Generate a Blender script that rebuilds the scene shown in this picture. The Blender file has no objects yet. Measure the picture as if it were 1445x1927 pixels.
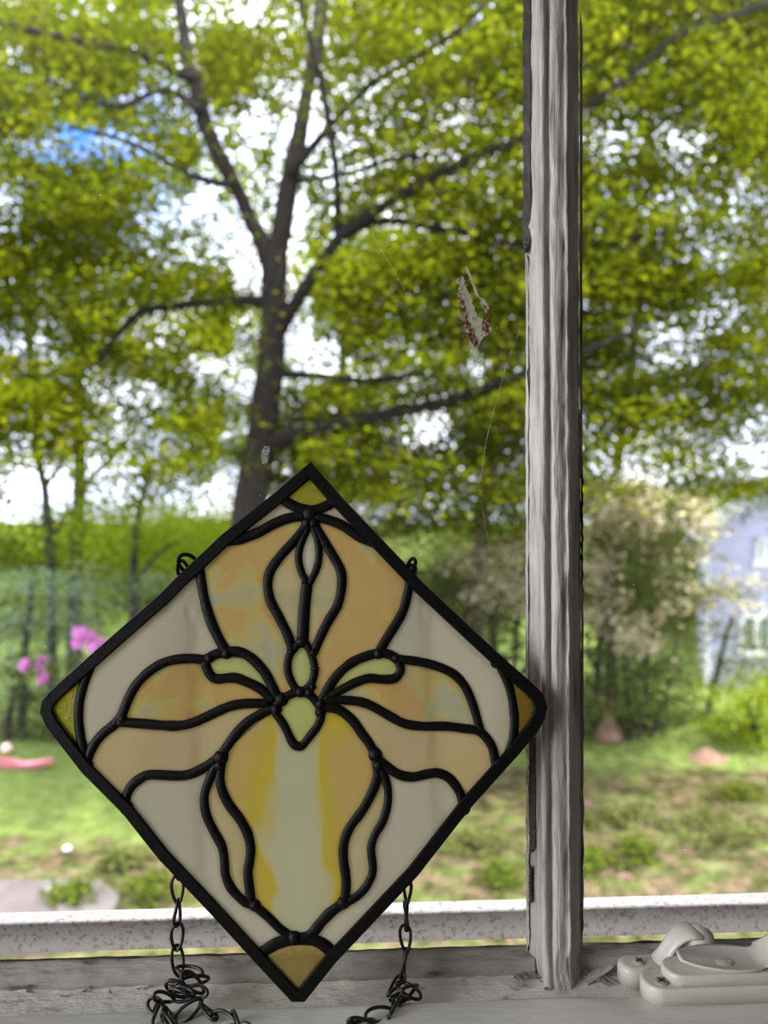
import bpy, math, random
import numpy as np
from mathutils import Vector, Euler, Matrix, noise as mnoise

random.seed(7); rng = np.random.default_rng(7)
SC = bpy.context.scene
W, H = 1445, 1927
F = 26.0 / 36.0 * H                       # focal length in pixels

# ------------------------------------------------------------------ camera
cam = bpy.data.cameras.new('camera'); camo = bpy.data.objects.new('camera', cam)
SC.collection.objects.link(camo); SC.camera = camo
cam.lens = 26.0; cam.sensor_width = 36.0; cam.sensor_fit = 'AUTO'
cam.clip_start = 0.01; cam.clip_end = 400
CAM_ROT = Euler((math.radians(91.0), 0, math.radians(-2.9)))
camo.location = (0, 0, 0); camo.rotation_euler = CAM_ROT
cam.dof.use_dof = True; cam.dof.focus_distance = 0.405; cam.dof.aperture_fstop = 6.2

# ------------------------------------------------------------------ exposure
vs = SC.view_settings
vs.view_transform = 'Standard'; vs.look = 'None'; vs.exposure = 1.62; vs.gamma = 1.0
vs.use_curve_mapping = False
SC.cycles.max_bounces = 10; SC.cycles.transparent_max_bounces = 24
SC.cycles.caustics_reflective = False; SC.cycles.caustics_refractive = False

# ------------------------------------------------------------------ world sky
RM = CAM_ROT.to_matrix()
def ray(px, py):
    return RM @ Vector(((px - W/2)/F, -(py - H/2)/F, -1.0))
wd = bpy.data.worlds.new('sky'); SC.world = wd; wd.use_nodes = True
nt = wd.node_tree; N = nt.nodes; L = nt.links; N.clear()
out = N.new('ShaderNodeOutputWorld'); bg = N.new('ShaderNodeBackground')
tc = N.new('ShaderNodeTexCoord')
nz = N.new('ShaderNodeTexNoise'); nz.inputs['Scale'].default_value = 5.0; nz.inputs['Detail'].default_value = 5
cr = N.new('ShaderNodeValToRGB')
cr.color_ramp.elements[0].position = 0.40; cr.color_ramp.elements[0].color = (0.55, 0.60, 0.84, 1)
cr.color_ramp.elements[1].position = 0.62; cr.color_ramp.elements[1].color = (0.88, 0.87, 1.0, 1)
dt = N.new('ShaderNodeVectorMath'); dt.operation = 'DOT_PRODUCT'
d0 = ray(170, 275).normalized(); dt.inputs[1].default_value = d0
mr = N.new('ShaderNodeMapRange'); mr.inputs['From Min'].default_value = math.cos(math.radians(8.0)); mr.inputs['From Max'].default_value = math.cos(math.radians(2.5))
ad = N.new('ShaderNodeMath'); ad.operation = 'MULTIPLY_ADD'; ad.inputs[1].default_value = 0.9
nz2 = N.new('ShaderNodeTexNoise'); nz2.inputs['Scale'].default_value = 22.0
sb = N.new('ShaderNodeMath'); sb.operation = 'SUBTRACT'; sb.inputs[1].default_value = 0.5
sb.use_clamp = False
mu = N.new('ShaderNodeMath'); mu.operation = 'MULTIPLY'; mu.use_clamp = True
mx = N.new('ShaderNodeMix'); mx.data_type = 'RGBA'; mx.inputs['B'].default_value = (0.045, 0.14, 0.46, 1)
L.new(tc.outputs['Generated'], nz.inputs['Vector']); L.new(nz.outputs['Fac'], cr.inputs['Fac'])
L.new(tc.outputs['Generated'], dt.inputs[0]); L.new(dt.outputs['Value'], mr.inputs['Value'])
L.new(tc.outputs['Generated'], nz2.inputs['Vector'])
ml = N.new('ShaderNodeMath'); ml.operation = 'MULTIPLY'; ml.inputs[1].default_value = 2.2
L.new(nz2.outputs['Fac'], sb.inputs[0]); sb.inputs[1].default_value = 0.12
L.new(sb.outputs[0], ml.inputs[0]); L.new(ml.outputs[0], mu.inputs[0]); L.new(mr.outputs[0], mu.inputs[1])
L.new(mu.outputs[0], mx.inputs['Factor']); L.new(cr.outputs['Color'], mx.inputs['A'])
L.new(mx.outputs['Result'], bg.inputs['Color']); # an overcast sky is brighter overhead than low down
sz = N.new('ShaderNodeSeparateXYZ'); L.new(tc.outputs['Generated'], sz.inputs[0])
zm = N.new('ShaderNodeMapRange'); zm.inputs['From Min'].default_value = 0.56; zm.inputs['From Max'].default_value = 0.80
zm.inputs['To Min'].default_value = 2.1; zm.inputs['To Max'].default_value = 6.0
L.new(sz.outputs['Z'], zm.inputs['Value']); L.new(zm.outputs[0], bg.inputs['Strength'])
L.new(bg.outputs[0], out.inputs[0])

# ------------------------------------------------------------------ sun, and a fill light added inside the room
sun = bpy.data.lights.new('sun', 'SUN'); sun.energy = 4.6; sun.angle = math.radians(1.5); sun.color = (1, 0.95, 0.84)
suno = bpy.data.objects.new('sun', sun); SC.collection.objects.link(suno)
sdir = Vector((0.55, -0.42, 1.15)).normalized()          # towards the sun: high, behind the house
suno.rotation_euler = sdir.to_track_quat('Z', 'Y').to_euler()
suno.location = (6, -4, 12)
ar = bpy.data.lights.new('room_fill_light', 'AREA'); ar.shape = 'RECTANGLE'; ar.size = 1.3; ar.size_y = 1.2  # added fill lamp that brightens the window woodwork from the left
ar.energy = 11.5; ar.color = (1.0, 0.97, 0.93)
aro = bpy.data.objects.new('room_fill_light', ar); SC.collection.objects.link(aro)
aro.location = (-1.72, -0.62, 0.25); aro.rotation_euler = (0, math.radians(-90), 0)

# ================================================================== helpers
def P(px, py, Y):
    """world point on the plane y = Y seen at pixel (px, py)"""
    d = ray(px, py); return d * (Y / d.y)
def PZ(px, py, z):
    d = ray(px, py); return d * (z / d.z)
RMI = RM.transposed()
def proj(p):
    c = RMI @ Vector(p); return (W/2 + F*c.x/(-c.z), H/2 - F*c.y/(-c.z))

def link(o, parent=None):
    SC.collection.objects.link(o)
    if parent is not None: o.parent = parent
    return o
def woff(parent):
    v = Vector((0, 0, 0))
    while parent is not None:
        v += parent.location; parent = parent.parent
    return v
def mk(name, V, Fc, mat, parent=None, smooth=True, origin=None, mod=None):
    """one mesh object from world-space vertices"""
    off = woff(parent)
    o_ = Vector(origin) if origin is not None else Vector((0, 0, 0))
    A = np.asarray([tuple(v) for v in V] if not isinstance(V, np.ndarray) else V, dtype=float)
    base = off if parent is not None and origin is None else o_
    A = A - np.array(tuple(base))
    me = bpy.data.meshes.new(name); me.from_pydata(A.tolist(), [], [tuple(f) for f in Fc]); me.update()
    if smooth:
        me.polygons.foreach_set('use_smooth', [True]*len(me.polygons))
    ob = bpy.data.objects.new(name, me)
    me.materials.append(mat)
    link(ob, parent)
    if origin is not None:
        ob.location = o_ - off
    if mod: mod(ob)
    return ob
def empty(name, loc, label=None, cat=None, group=None, parent=None):
    e = bpy.data.objects.new(name, None); e.empty_display_size = 0.02; link(e, parent)
    e.location = Vector(loc) - (woff(parent) if parent else Vector((0, 0, 0)))
    tag(e, label, cat, group); return e
def tag(o, label=None, cat=None, group=None, kind=None):
    if label: o['label'] = label
    if cat: o['category'] = cat
    if group: o['group'] = group
    if kind: o['kind'] = kind
    return o
def bevel(w, seg=2):
    def f(o):
        m = o.modifiers.new('bevel', 'BEVEL'); m.width = w; m.segments = seg; m.limit_method = 'ANGLE'
    return f
def box(a, b):
    x0, y0, z0 = a; x1, y1, z1 = b
    V = [(x0,y0,z0),(x1,y0,z0),(x1,y1,z0),(x0,y1,z0),(x0,y0,z1),(x1,y0,z1),(x1,y1,z1),(x0,y1,z1)]
    return V, [(0,3,2,1),(4,5,6,7),(0,1,5,4),(1,2,6,5),(2,3,7,6),(3,0,4,7)]
def join(parts):
    V = []; Fc = []
    for v, f in parts:
        n = len(V); V += list(v); Fc += [tuple(i+n for i in q) for q in f]
    return V, Fc
def catmull(pts, k=6, closed=False):
    P_ = [np.array(p, float) for p in pts]; n = len(P_); outp = []
    rngi = range(n if closed else n-1)
    for i in rngi:
        if closed: a, b, c, d = P_[(i-1) % n], P_[i], P_[(i+1) % n], P_[(i+2) % n]
        else: a, b, c, d = P_[max(i-1, 0)], P_[i], P_[i+1], P_[min(i+2, n-1)]
        for j in range(k):
            t = j/k
            outp.append(0.5*((2*b)+(-a+c)*t+(2*a-5*b+4*c-d)*t*t+(-a+3*b-3*c+d)*t**3))
    if not closed: outp.append(P_[-1])
    return outp
def tube(path, radii, sides=10, caps=True):
    """round tube along 3-D points with a radius per point"""
    pts = [Vector(p) for p in path]; V = []; Fc = []
    n = len(pts); up = Vector((0.13, 0.91, 0.2)).normalized()
    prev = None
    for i, p in enumerate(pts):
        t = (pts[min(i+1, n-1)] - pts[max(i-1, 0)]).normalized()
        if prev is None:
            a = t.cross(up)
            if a.length < 1e-3: a = t.cross(Vector((1, 0, 0)))
            a.normalize()
        else:
            a = (prev - t*prev.dot(t)).normalized()
        prev = a; b = t.cross(a)
        r = radii[i] if hasattr(radii, '__len__') else radii
        for s in range(sides):
            an = 2*math.pi*s/sides
            V.append(p + (a*math.cos(an) + b*math.sin(an))*r)
    for i in range(n-1):
        for s in range(sides):
            s2 = (s+1) % sides
            Fc.append((i*sides+s, i*sides+s2, (i+1)*sides+s2, (i+1)*sides+s))
    if caps:
        Fc.append(tuple(range(sides))[::-1]); Fc.append(tuple((n-1)*sides+s for s in range(sides)))
    return V, Fc
def lathe(profile, c, seg=28, axis=None):
    """profile of (r, h) about an axis through c"""
    ax = Vector(axis or (0, 0, 1)).normalized(); q = ax.to_track_quat('Z', 'Y').to_matrix()
    V = []; Fc = []; c = Vector(c)
    for r, h in profile:
        for s in range(seg):
            an = 2*math.pi*s/seg
            V.append(c + q @ Vector((r*math.cos(an), r*math.sin(an), h)))
    for i in range(len(profile)-1):
        for s in range(seg):
            s2 = (s+1) % seg
            Fc.append((i*seg+s, i*seg+s2, (i+1)*seg+s2, (i+1)*seg+s))
    Fc.append(tuple(range(seg))[::-1]); Fc.append(tuple((len(profile)-1)*seg+s for s in range(seg)))
    return V, Fc
def sphere(c, r, seg=16, rings=10, sc=(1, 1, 1)):
    V = []; Fc = []
    for i in range(rings+1):
        th = math.pi*i/rings
        for s in range(seg):
            an = 2*math.pi*s/seg
            V.append(Vector(c) + Vector((r*sc[0]*math.sin(th)*math.cos(an), r*sc[1]*math.sin(th)*math.sin(an), r*sc[2]*math.cos(th))))
    for i in range(rings):
        for s in range(seg):
            s2 = (s+1) % seg
            Fc.append((i*seg+s, (i+1)*seg+s, (i+1)*seg+s2, i*seg+s2))
    return V, Fc

# ================================================================== materials
def newmat(name):
    m = bpy.data.materials.new(name); m.use_nodes = True
    m.node_tree.nodes.clear(); return m, m.node_tree.nodes, m.node_tree.links
def ramp(N_, stops):
    c = N_.new('ShaderNodeValToRGB'); e = c.color_ramp.elements
    while len(e) < len(stops): e.new(0.5)
    for i, (p, col) in enumerate(stops):
        e[i].position = p; e[i].color = (*col, 1)
    return c
def noise_node(N_, L_, scale, detail=4, rough=0.55, dist=0.0, stretch=None, off=(0, 0, 0)):
    t = N_.new('ShaderNodeTexCoord'); mp = N_.new('ShaderNodeMapping')
    mp.inputs['Location'].default_value = off
    if stretch: mp.inputs['Scale'].default_value = stretch
    n = N_.new('ShaderNodeTexNoise'); n.inputs['Scale'].default_value = scale
    n.inputs['Detail'].default_value = detail; n.inputs['Roughness'].default_value = rough
    n.inputs['Distortion'].default_value = dist
    L_.new(t.outputs['Object'], mp.inputs['Vector']); L_.new(mp.outputs[0], n.inputs['Vector'])
    return n
def mat_solid(name, stops, scale, rough=0.6, bump=0.0, bscale=None, stretch=None, metal=0.0, detail=5, bdist=0.001, spec=0.5):
    m, N_, L_ = newmat(name)
    o = N_.new('ShaderNodeOutputMaterial'); b = N_.new('ShaderNodeBsdfPrincipled')
    n = noise_node(N_, L_, scale, detail, stretch=stretch); c = ramp(N_, stops)
    L_.new(n.outputs['Fac'], c.inputs['Fac']); L_.new(c.outputs['Color'], b.inputs['Base Color'])
    b.inputs['Roughness'].default_value = rough; b.inputs['Metallic'].default_value = metal
    b.inputs['Specular IOR Level'].default_value = spec
    if bump:
        n2 = noise_node(N_, L_, bscale or scale, 6, stretch=stretch, off=(3, 1, 2))
        bm = N_.new('ShaderNodeBump'); bm.inputs['Strength'].default_value = bump; bm.inputs['Distance'].default_value = bdist
        L_.new(n2.outputs['Fac'], bm.inputs['Height']); L_.new(bm.outputs[0], b.inputs['Normal'])
    L_.new(b.outputs[0], o.inputs[0]); return m
def mat_leaf(name, stops, trans=0.5, scale=1.2):
    m, N_, L_ = newmat(name)
    o = N_.new('ShaderNodeOutputMaterial'); g = N_.new('ShaderNodeNewGeometry')
    n = noise_node(N_, L_, scale, 2)
    ma = N_.new('ShaderNodeMath'); ma.operation = 'ADD'
    mb = N_.new('ShaderNodeMath'); mb.operation = 'MULTIPLY'; mb.inputs[1].default_value = 0.5
    L_.new(g.outputs['Random Per Island'], ma.inputs[0]); L_.new(n.outputs['Fac'], ma.inputs[1]); L_.new(ma.outputs[0], mb.inputs[0])
    c = ramp(N_, stops); L_.new(mb.outputs[0], c.inputs['Fac'])
    d = N_.new('ShaderNodeBsdfDiffuse'); t = N_.new('ShaderNodeBsdfTranslucent'); x = N_.new('ShaderNodeMixShader')
    x.inputs[0].default_value = trans
    L_.new(c.outputs['Color'], d.inputs['Color']); L_.new(c.outputs['Color'], t.inputs['Color'])
    L_.new(d.outputs[0], x.inputs[1]); L_.new(t.outputs[0], x.inputs[2])
    L_.new(x.outputs[0], o.inputs[0]); return m
def mat_opal(name, stops, scale=30, off=(0, 0, 0), rough=0.25, refl=0.12, bump=0.0, stretch=None, dist=0.4):
    """opalescent glass: light from behind scatters through it"""
    m, N_, L_ = newmat(name)
    o = N_.new('ShaderNodeOutputMaterial'); n = noise_node(N_, L_, scale, 2.5, 0.5, dist, off=off, stretch=stretch)
    c = ramp(N_, stops); L_.new(n.outputs['Fac'], c.inputs['Fac'])
    t = N_.new('ShaderNodeBsdfTranslucent'); d = N_.new('ShaderNodeBsdfPrincipled'); x = N_.new('ShaderNodeMixShader')
    d.inputs['Roughness'].default_value = rough; x.inputs[0].default_value = refl
    L_.new(c.outputs['Color'], t.inputs['Color']); L_.new(c.outputs['Color'], d.inputs['Base Color'])
    if bump:
        n2 = noise_node(N_, L_, 260, 4, stretch=(1, 1, .5)); bm = N_.new('ShaderNodeBump')
        bm.inputs['Strength'].default_value = bump; bm.inputs['Distance'].default_value = 0.0006
        L_.new(n2.outputs['Fac'], bm.inputs['Height']); L_.new(bm.outputs[0], d.inputs['Normal'])
    L_.new(t.outputs[0], x.inputs[1]); L_.new(d.outputs[0], x.inputs[2])
    g = N_.new('ShaderNodeNewGeometry'); tr = N_.new('ShaderNodeBsdfTransparent'); y = N_.new('ShaderNodeMixShader')   # light scatters once, on the way in
    L_.new(g.outputs['Backfacing'], y.inputs[0]); L_.new(x.outputs[0], y.inputs[1]); L_.new(tr.outputs[0], y.inputs[2]); L_.new(y.outputs[0], o.inputs[0])
    return m
def mat_amber(name, col, tcol, bs=420):
    """transparent hammered glass"""
    m, N_, L_ = newmat(name)
    o = N_.new('ShaderNodeOutputMaterial')
    n2 = noise_node(N_, L_, bs, 5, 0.6, 0.6); bm = N_.new('ShaderNodeBump')
    bm.inputs['Strength'].default_value = 1.0; bm.inputs['Distance'].default_value = 0.0012
    L_.new(n2.outputs['Fac'], bm.inputs['Height'])
    r = N_.new('ShaderNodeBsdfRefraction'); r.inputs['Color'].default_value = (*col, 1); r.inputs['IOR'].default_value = 1.18; r.inputs['Roughness'].default_value = 0.22
    t = N_.new('ShaderNodeBsdfTranslucent'); t.inputs['Color'].default_value = (*tcol, 1)
    g = N_.new('ShaderNodeBsdfGlossy'); g.inputs['Roughness'].default_value = 0.12
    L_.new(bm.outputs[0], r.inputs['Normal']); L_.new(bm.outputs[0], g.inputs['Normal'])
    x = N_.new('ShaderNodeMixShader'); x.inputs[0].default_value = 0.42
    y = N_.new('ShaderNodeMixShader'); y.inputs[0].default_value = 0.04
    L_.new(r.outputs[0], x.inputs[1]); L_.new(t.outputs[0], x.inputs[2])
    L_.new(x.outputs[0], y.inputs[1]); L_.new(g.outputs[0], y.inputs[2]); L_.new(y.outputs[0], o.inputs[0])
    return m

M = {}
M['came'] = mat_solid('black_patina', [(0.3, (0.002, 0.002, 0.002)), (0.8, (0.004, 0.004, 0.004))], 300, 0.5, 0.35, 500, spec=0.18)
M['chain'] = mat_solid('black_chain', [(0.3, (0.004, 0.004, 0.005)), (0.8, (0.008, 0.008, 0.010))], 200, 0.35, spec=0.5)
OR = (0.98, 0.62, 0.26); OD = (0.95, 0.52, 0.05); PL = (0.86, 0.74, 0.44); PG = (0.74, 0.70, 0.50)
def orange(name, off, lo=0.40, hi=0.52):
    return mat_opal(name, [(lo-0.06, PG), (lo, PL), (hi-0.03, (0.98, 0.70, 0.24)), (hi, OR), (hi+0.2, (0.98, 0.64, 0.28))], 34, off)
M['white'] = mat_opal('white_opal', [(0.3, (0.980, 0.833, 0.677)), (0.7, (0.990, 0.853, 0.733))], 14)
M['cream'] = mat_opal('cream_opal', [(0.3, (0.980, 0.722, 0.396)), (0.7, (0.990, 0.760, 0.450))], 16)
M['sliver'] = mat_opal('streaky_cream', [(0.3, (0.90, 0.70, 0.38)), (0.7, (0.98, 0.80, 0.50))], 40, bump=0.6)
M['iris'] = mat_opal('rippled_cream', [(0.35, (0.80, 0.68, 0.42)), (0.55, (0.92, 0.74, 0.44)), (0.7, (0.95, 0.62, 0.30))], 45, bump=0.8, refl=0.16, stretch=(.6, 1, 1.6))
M['lime'] = mat_opal('lime_opal', [(0.35, (0.92, 0.86, 0.32)), (0.7, (0.84, 0.86, 0.42))], 60, bump=0.8)
M['amber_y'] = mat_amber('yellow_amber', (0.97, 0.90, 0.20), (0.92, 0.84, 0.08))
M['amber_b'] = mat_amber('brown_amber', (0.92, 0.68, 0.25), (0.80, 0.58, 0.20))
M['amber_o'] = mat_amber('gold_amber', (1.0, 0.86, 0.52), (1.0, 0.82, 0.48), 180)
M['paint'] = mat_solid('old_white_paint', [(0.30, (0.17, 0.15, 0.135)), (0.40, (0.38, 0.36, 0.34)), (0.55, (0.50, 0.48, 0.465)), (0.75, (0.56, 0.545, 0.53))], 150, 0.33, 1.0, 330, (1, 1, .12), bdist=0.0016)
M['paint_plain'] = mat_solid('window_paint', [(0.3, (0.60, 0.60, 0.57)), (0.7, (0.72, 0.72, 0.69))], 8, 0.5, 0.3, 60)
M['lip'] = mat_solid('green_white_paint', [(0.25, (0.60, 0.60, 0.53)), (0.5, (0.78, 0.79, 0.71)), (0.75, (0.85, 0.84, 0.78))], 34, 0.38, 0.5, 120, (.35, 1, 1), bdist=0.0015)
M['dirty'] = mat_solid('dirty_ledge_paint', [(0.26, (0.18, 0.13, 0.09)), (0.34, (0.52, 0.45, 0.37)), (0.42, (0.84, 0.80, 0.74)), (0.8, (0.90, 0.87, 0.83))], 75, 0.75, 0.7, 240, (.55, 1, 1), bdist=0.002)
M['putty'] = mat_solid('cracked_putty', [(0.32, (0.12, 0.10, 0.085)), (0.42, (0.34, 0.31, 0.28)), (0.75, (0.46, 0.44, 0.41))], 110, 0.6, 1.0, 260, (.25, 1, 1), bdist=0.002)
M['gasket'] = mat_solid('dark_old_putty', [(0.4, (0.020, 0.022, 0.022)), (0.6, (0.05, 0.05, 0.047))], 90, 0.6, 0.4, 200, (1, 1, .2))
M['galv'] = mat_solid('weathered_aluminium', [(0.30, (0.133, 0.110, 0.084)), (0.40, (0.219, 0.188, 0.149)), (0.46, (0.312, 0.269, 0.217)), (0.8, (0.344, 0.302, 0.245))], 330, 0.6, 0.6, 400)
M['latch'] = mat_solid('cream_enamel', [(0.3, (0.578, 0.535, 0.476)), (0.7, (0.663, 0.620, 0.561))], 40, 0.33, 0.25, 220)
M['screw'] = mat_solid('painted_screw', [(0.3, (0.25, 0.23, 0.20)), (0.7, (0.42, 0.39, 0.35))], 300, 0.4)
M['slot'] = mat_solid('screw_recess', [(0.3, (0.05, 0.045, 0.04)), (0.7, (0.08, 0.07, 0.06))], 300, 0.6)
M['wall'] = mat_solid('room_wall', [(0.3, (0.34, 0.33, 0.31)), (0.7, (0.38, 0.37, 0.35))], 2, 0.8)
M['floor'] = mat_solid('room_floor', [(0.3, (0.20, 0.12, 0.07)), (0.7, (0.32, 0.20, 0.11))], 6, 0.4, stretch=(8, 1, 1))
M['bark'] = mat_solid('grey_brown_bark', [(0.3, (0.011, 0.007, 0.005)), (0.7, (0.032, 0.021, 0.016))], 9, 0.9, 0.8, 20, (3, 3, .6), bdist=0.02)
M['bark_dark'] = mat_solid('dark_branch_bark', [(0.3, (0.007, 0.005, 0.005)), (0.7, (0.019, 0.014, 0.011))], 9, 0.9)
M['bark_pale'] = mat_solid('pale_pinkish_bark', [(0.3, (0.163, 0.102, 0.082)), (0.7, (0.272, 0.190, 0.163))], 6, 0.9)
M['leaf_maple'] = mat_leaf('maple_leaf', [(0.15, (0.043, 0.066, 0.002)), (0.45, (0.094, 0.120, 0.004)), (0.7, (0.155, 0.170, 0.005)), (0.9, (0.204, 0.196, 0.011))], 0.55)
M['leaf_back'] = mat_leaf('far_leaf', [(0.15, (0.042, 0.064, 0.005)), (0.5, (0.082, 0.111, 0.010)), (0.85, (0.150, 0.167, 0.026))], 0.5, 0.5)
M['leaf_lime'] = mat_leaf('lime_leaf', [(0.15, (0.093, 0.140, 0.005)), (0.5, (0.178, 0.228, 0.008)), (0.85, (0.254, 0.286, 0.028))], 0.5, 0.8)
M['leaf_blue'] = mat_leaf('blue_green_needle', [(0.15, (0.084, 0.137, 0.068)), (0.5, (0.203, 0.286, 0.150)), (0.85, (0.386, 0.453, 0.285))], 0.3)
M['leaf_olive'] = mat_leaf('olive_leaf', [(0.15, (0.054, 0.064, 0.015)), (0.5, (0.100, 0.121, 0.028)), (0.85, (0.168, 0.179, 0.061))], 0.45, 1.0)
M['bloom_cream'] = mat_leaf('cream_bloom', [(0.15, (0.366, 0.314, 0.168)), (0.5, (0.518, 0.443, 0.275)), (0.85, (0.579, 0.512, 0.370))], 0.3)
M['bloom_pink'] = mat_leaf('pink_bloom', [(0.15, (0.632, 0.182, 0.486)), (0.5, (0.745, 0.287, 0.616)), (0.85, (0.810, 0.454, 0.729))], 0.35)
M['terracotta'] = mat_solid('terracotta', [(0.3, (0.147, 0.075, 0.044)), (0.7, (0.195, 0.115, 0.073))], 6, 0.8)
M['woodchip'] = mat_solid('orange_mulch', [(0.3, (0.128, 0.066, 0.038)), (0.7, (0.204, 0.128, 0.087))], 14, 0.9, 0.8, 30, bdist=0.03)
M['pink_plastic'] = mat_solid('pink_plastic', [(0.3, (0.490, 0.135, 0.147)), (0.7, (0.538, 0.184, 0.208))], 3, 0.35)
M['siding_trim'] = mat_solid('white_house_trim', [(0.3, (0.530, 0.530, 0.556)), (0.7, (0.583, 0.583, 0.597))], 2, 0.6)
M['stone'] = mat_solid('pale_stone', [(0.3, (0.380, 0.380, 0.392)), (0.7, (0.477, 0.477, 0.490))], 20, 0.7)

def mat_pane():
    m, N_, L_ = newmat('window_glass')
    o = N_.new('ShaderNodeOutputMaterial'); t = N_.new('ShaderNodeBsdfTransparent'); g = N_.new('ShaderNodeBsdfGlossy')
    t.inputs['Color'].default_value = (0.965, 0.975, 0.965, 1); g.inputs['Roughness'].default_value = 0.02
    fr = N_.new('ShaderNodeFresnel'); fr.inputs['IOR'].default_value = 1.4
    x = N_.new('ShaderNodeMixShader'); L_.new(fr.outputs[0], x.inputs[0]); L_.new(t.outputs[0], x.inputs[1]); L_.new(g.outputs[0], x.inputs[2])
    # dust: thin white specks and a few scratches scattered over the glass
    n = noise_node(N_, L_, 900, 2, 0.6); th = N_.new('ShaderNodeMapRange')
    th.inputs['From Min'].default_value = 0.745; th.inputs['From Max'].default_value = 0.80; th.inputs['To Max'].default_value = 0.5
    L_.new(n.outputs['Fac'], th.inputs['Value'])
    d = N_.new('ShaderNodeBsdfTranslucent'); d.inputs['Color'].default_value = (0.85, 0.86, 0.82, 1)
    y = N_.new('ShaderNodeMixShader'); L_.new(th.outputs[0], y.inputs[0]); L_.new(x.outputs[0], y.inputs[1]); L_.new(d.outputs[0], y.inputs[2])
    L_.new(y.outputs[0], o.inputs[0]); return m
M['pane'] = mat_pane()
def mat_film(name, col, lo, hi, scale, amax=0.9, stretch=None):
    m, N_, L_ = newmat(name)
    o = N_.new('ShaderNodeOutputMaterial'); t = N_.new('ShaderNodeBsdfTransparent')
    d = N_.new('ShaderNodeBsdfTranslucent'); d2 = N_.new('ShaderNodeBsdfDiffuse'); dm = N_.new('ShaderNodeMixShader'); dm.inputs[0].default_value = 0.5
    d.inputs['Color'].default_value = (*col, 1); d2.inputs['Color'].default_value = (*col, 1)
    L_.new(d.outputs[0], dm.inputs[1]); L_.new(d2.outputs[0], dm.inputs[2])
    n = noise_node(N_, L_, scale, 5, 0.7, stretch=stretch); r = N_.new('ShaderNodeMapRange')
    r.inputs['From Min'].default_value = lo; r.inputs['From Max'].default_value = hi; r.inputs['To Max'].default_value = amax
    L_.new(n.outputs['Fac'], r.inputs['Value'])
    x = N_.new('ShaderNodeMixShader'); L_.new(r.outputs[0], x.inputs[0]); L_.new(t.outputs[0], x.inputs[1]); L_.new(dm.outputs[0], x.inputs[2])
    L_.new(x.outputs[0], o.inputs[0]); return m
M['smear'] = mat_film('dried_smear', (0.62, 0.60, 0.50), 0.36, 0.50, 700, 0.85, (1, 1, .35))
M['smear_red'] = mat_film('dried_red_specks', (0.20, 0.05, 0.04), 0.50, 0.53, 900, 0.95, (1, 1, .5))
M['drip'] = mat_film('dried_drip', (0.75, 0.80, 0.78), 0.35, 0.7, 900, 0.5)
M['scratch'] = mat_film('scratch', (0.85, 0.88, 0.82), 0.40, 0.65, 500, 0.6)

# ================================================================== the room
RX0, RX1, RY0, RZ0, RZ1 = -1.8, 2.6, -3.2, -1.2, 1.3
WY0, WY1 = 0.345, 0.458                     # the window wall's inner and outer faces
OX0, OX1, OZ0, OZ1 = -0.47, 0.80, -0.30, 0.80
GZ = -3.2                                   # the garden lies a storey lower
def struct(name, V, Fc, mat, parent=None, smooth=False, mod=None):
    o = mk(name, V, Fc, mat, parent, smooth, mod=mod)
    if parent is None: o['kind'] = 'structure'
    return o
V, Fc = join([box((RX0-.12, WY0, GZ-.2), (OX0, WY1, RZ1+.3)), box((OX1, WY0, GZ-.2), (RX1+.12, WY1, RZ1+.3)),
              box((OX0, WY0, GZ-.2), (OX1, WY1, OZ0)), box((OX0, WY0, OZ1), (OX1, WY1, RZ1+.3))])
struct('wall_front', V, Fc, M['wall'])
V, Fc = box((RX0, RY0, RZ0-.1), (RX1, WY0, RZ0)); struct('floor', V, Fc, M['floor'])
V, Fc = box((RX0, RY0, RZ1), (RX1, WY0, RZ1+.1)); struct('ceiling', V, Fc, M['wall'])
V, Fc = box((RX1, RY0, GZ-.2), (RX1+.12, WY0, RZ1+.1)); struct('wall_right', V, Fc, M['wall'])
V, Fc = box((RX0-.12, RY0-.12, GZ-.2), (RX1+.12, RY0, RZ1+.1)); struct('wall_back', V, Fc, M['wall'])
wy0, wy1, wz0, wz1 = -1.32, 0.08, -0.4, 0.9  # opening added in the unseen left wall to bring light in
V, Fc = join([box((RX0-.12, RY0, GZ-.2), (RX0, wy0, RZ1+.1)), box((RX0-.12, wy1, GZ-.2), (RX0, WY0, RZ1+.1)),
              box((RX0-.12, wy0, GZ-.2), (RX0, wy1, wz0)), box((RX0-.12, wy0, wz1), (RX0, wy1, RZ1+.1))])
struct('wall_left', V, Fc, M['wall'])
w2 = empty('added_window', (RX0, wy0, wz0)); w2['kind'] = 'structure'  # unseen window, added to go with the fill lamp
V, Fc = join([box((RX0-.10, wy0, wz0), (RX0-.04, wy0+.05, wz1)), box((RX0-.10, wy1-.05, wz0), (RX0-.04, wy1, wz1)),
              box((RX0-.10, wy0, wz0), (RX0-.04, wy1, wz0+.05)), box((RX0-.10, wy0, wz1-.05), (RX0-.04, wy1, wz1))])
mk('window_frame', V, Fc, M['paint_plain'], w2, False)
V, Fc = box((RX0-.075, wy0+.05, wz0+.05), (RX0-.07, wy1-.05, wz1-.05)); mk('glass_pane', V, Fc, M['pane'], w2, False)

# ---- the window in front: sash, muntin, panes
GY = 0.422
LEDGE = -0.252; LIP = -0.2445; LIPY = 0.383
win = empty('window_1', (0.1, GY, LEDGE)); win['kind'] = 'structure'
def nz3(x, y, z): return mnoise.noise(Vector((x, y, z)))
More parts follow.
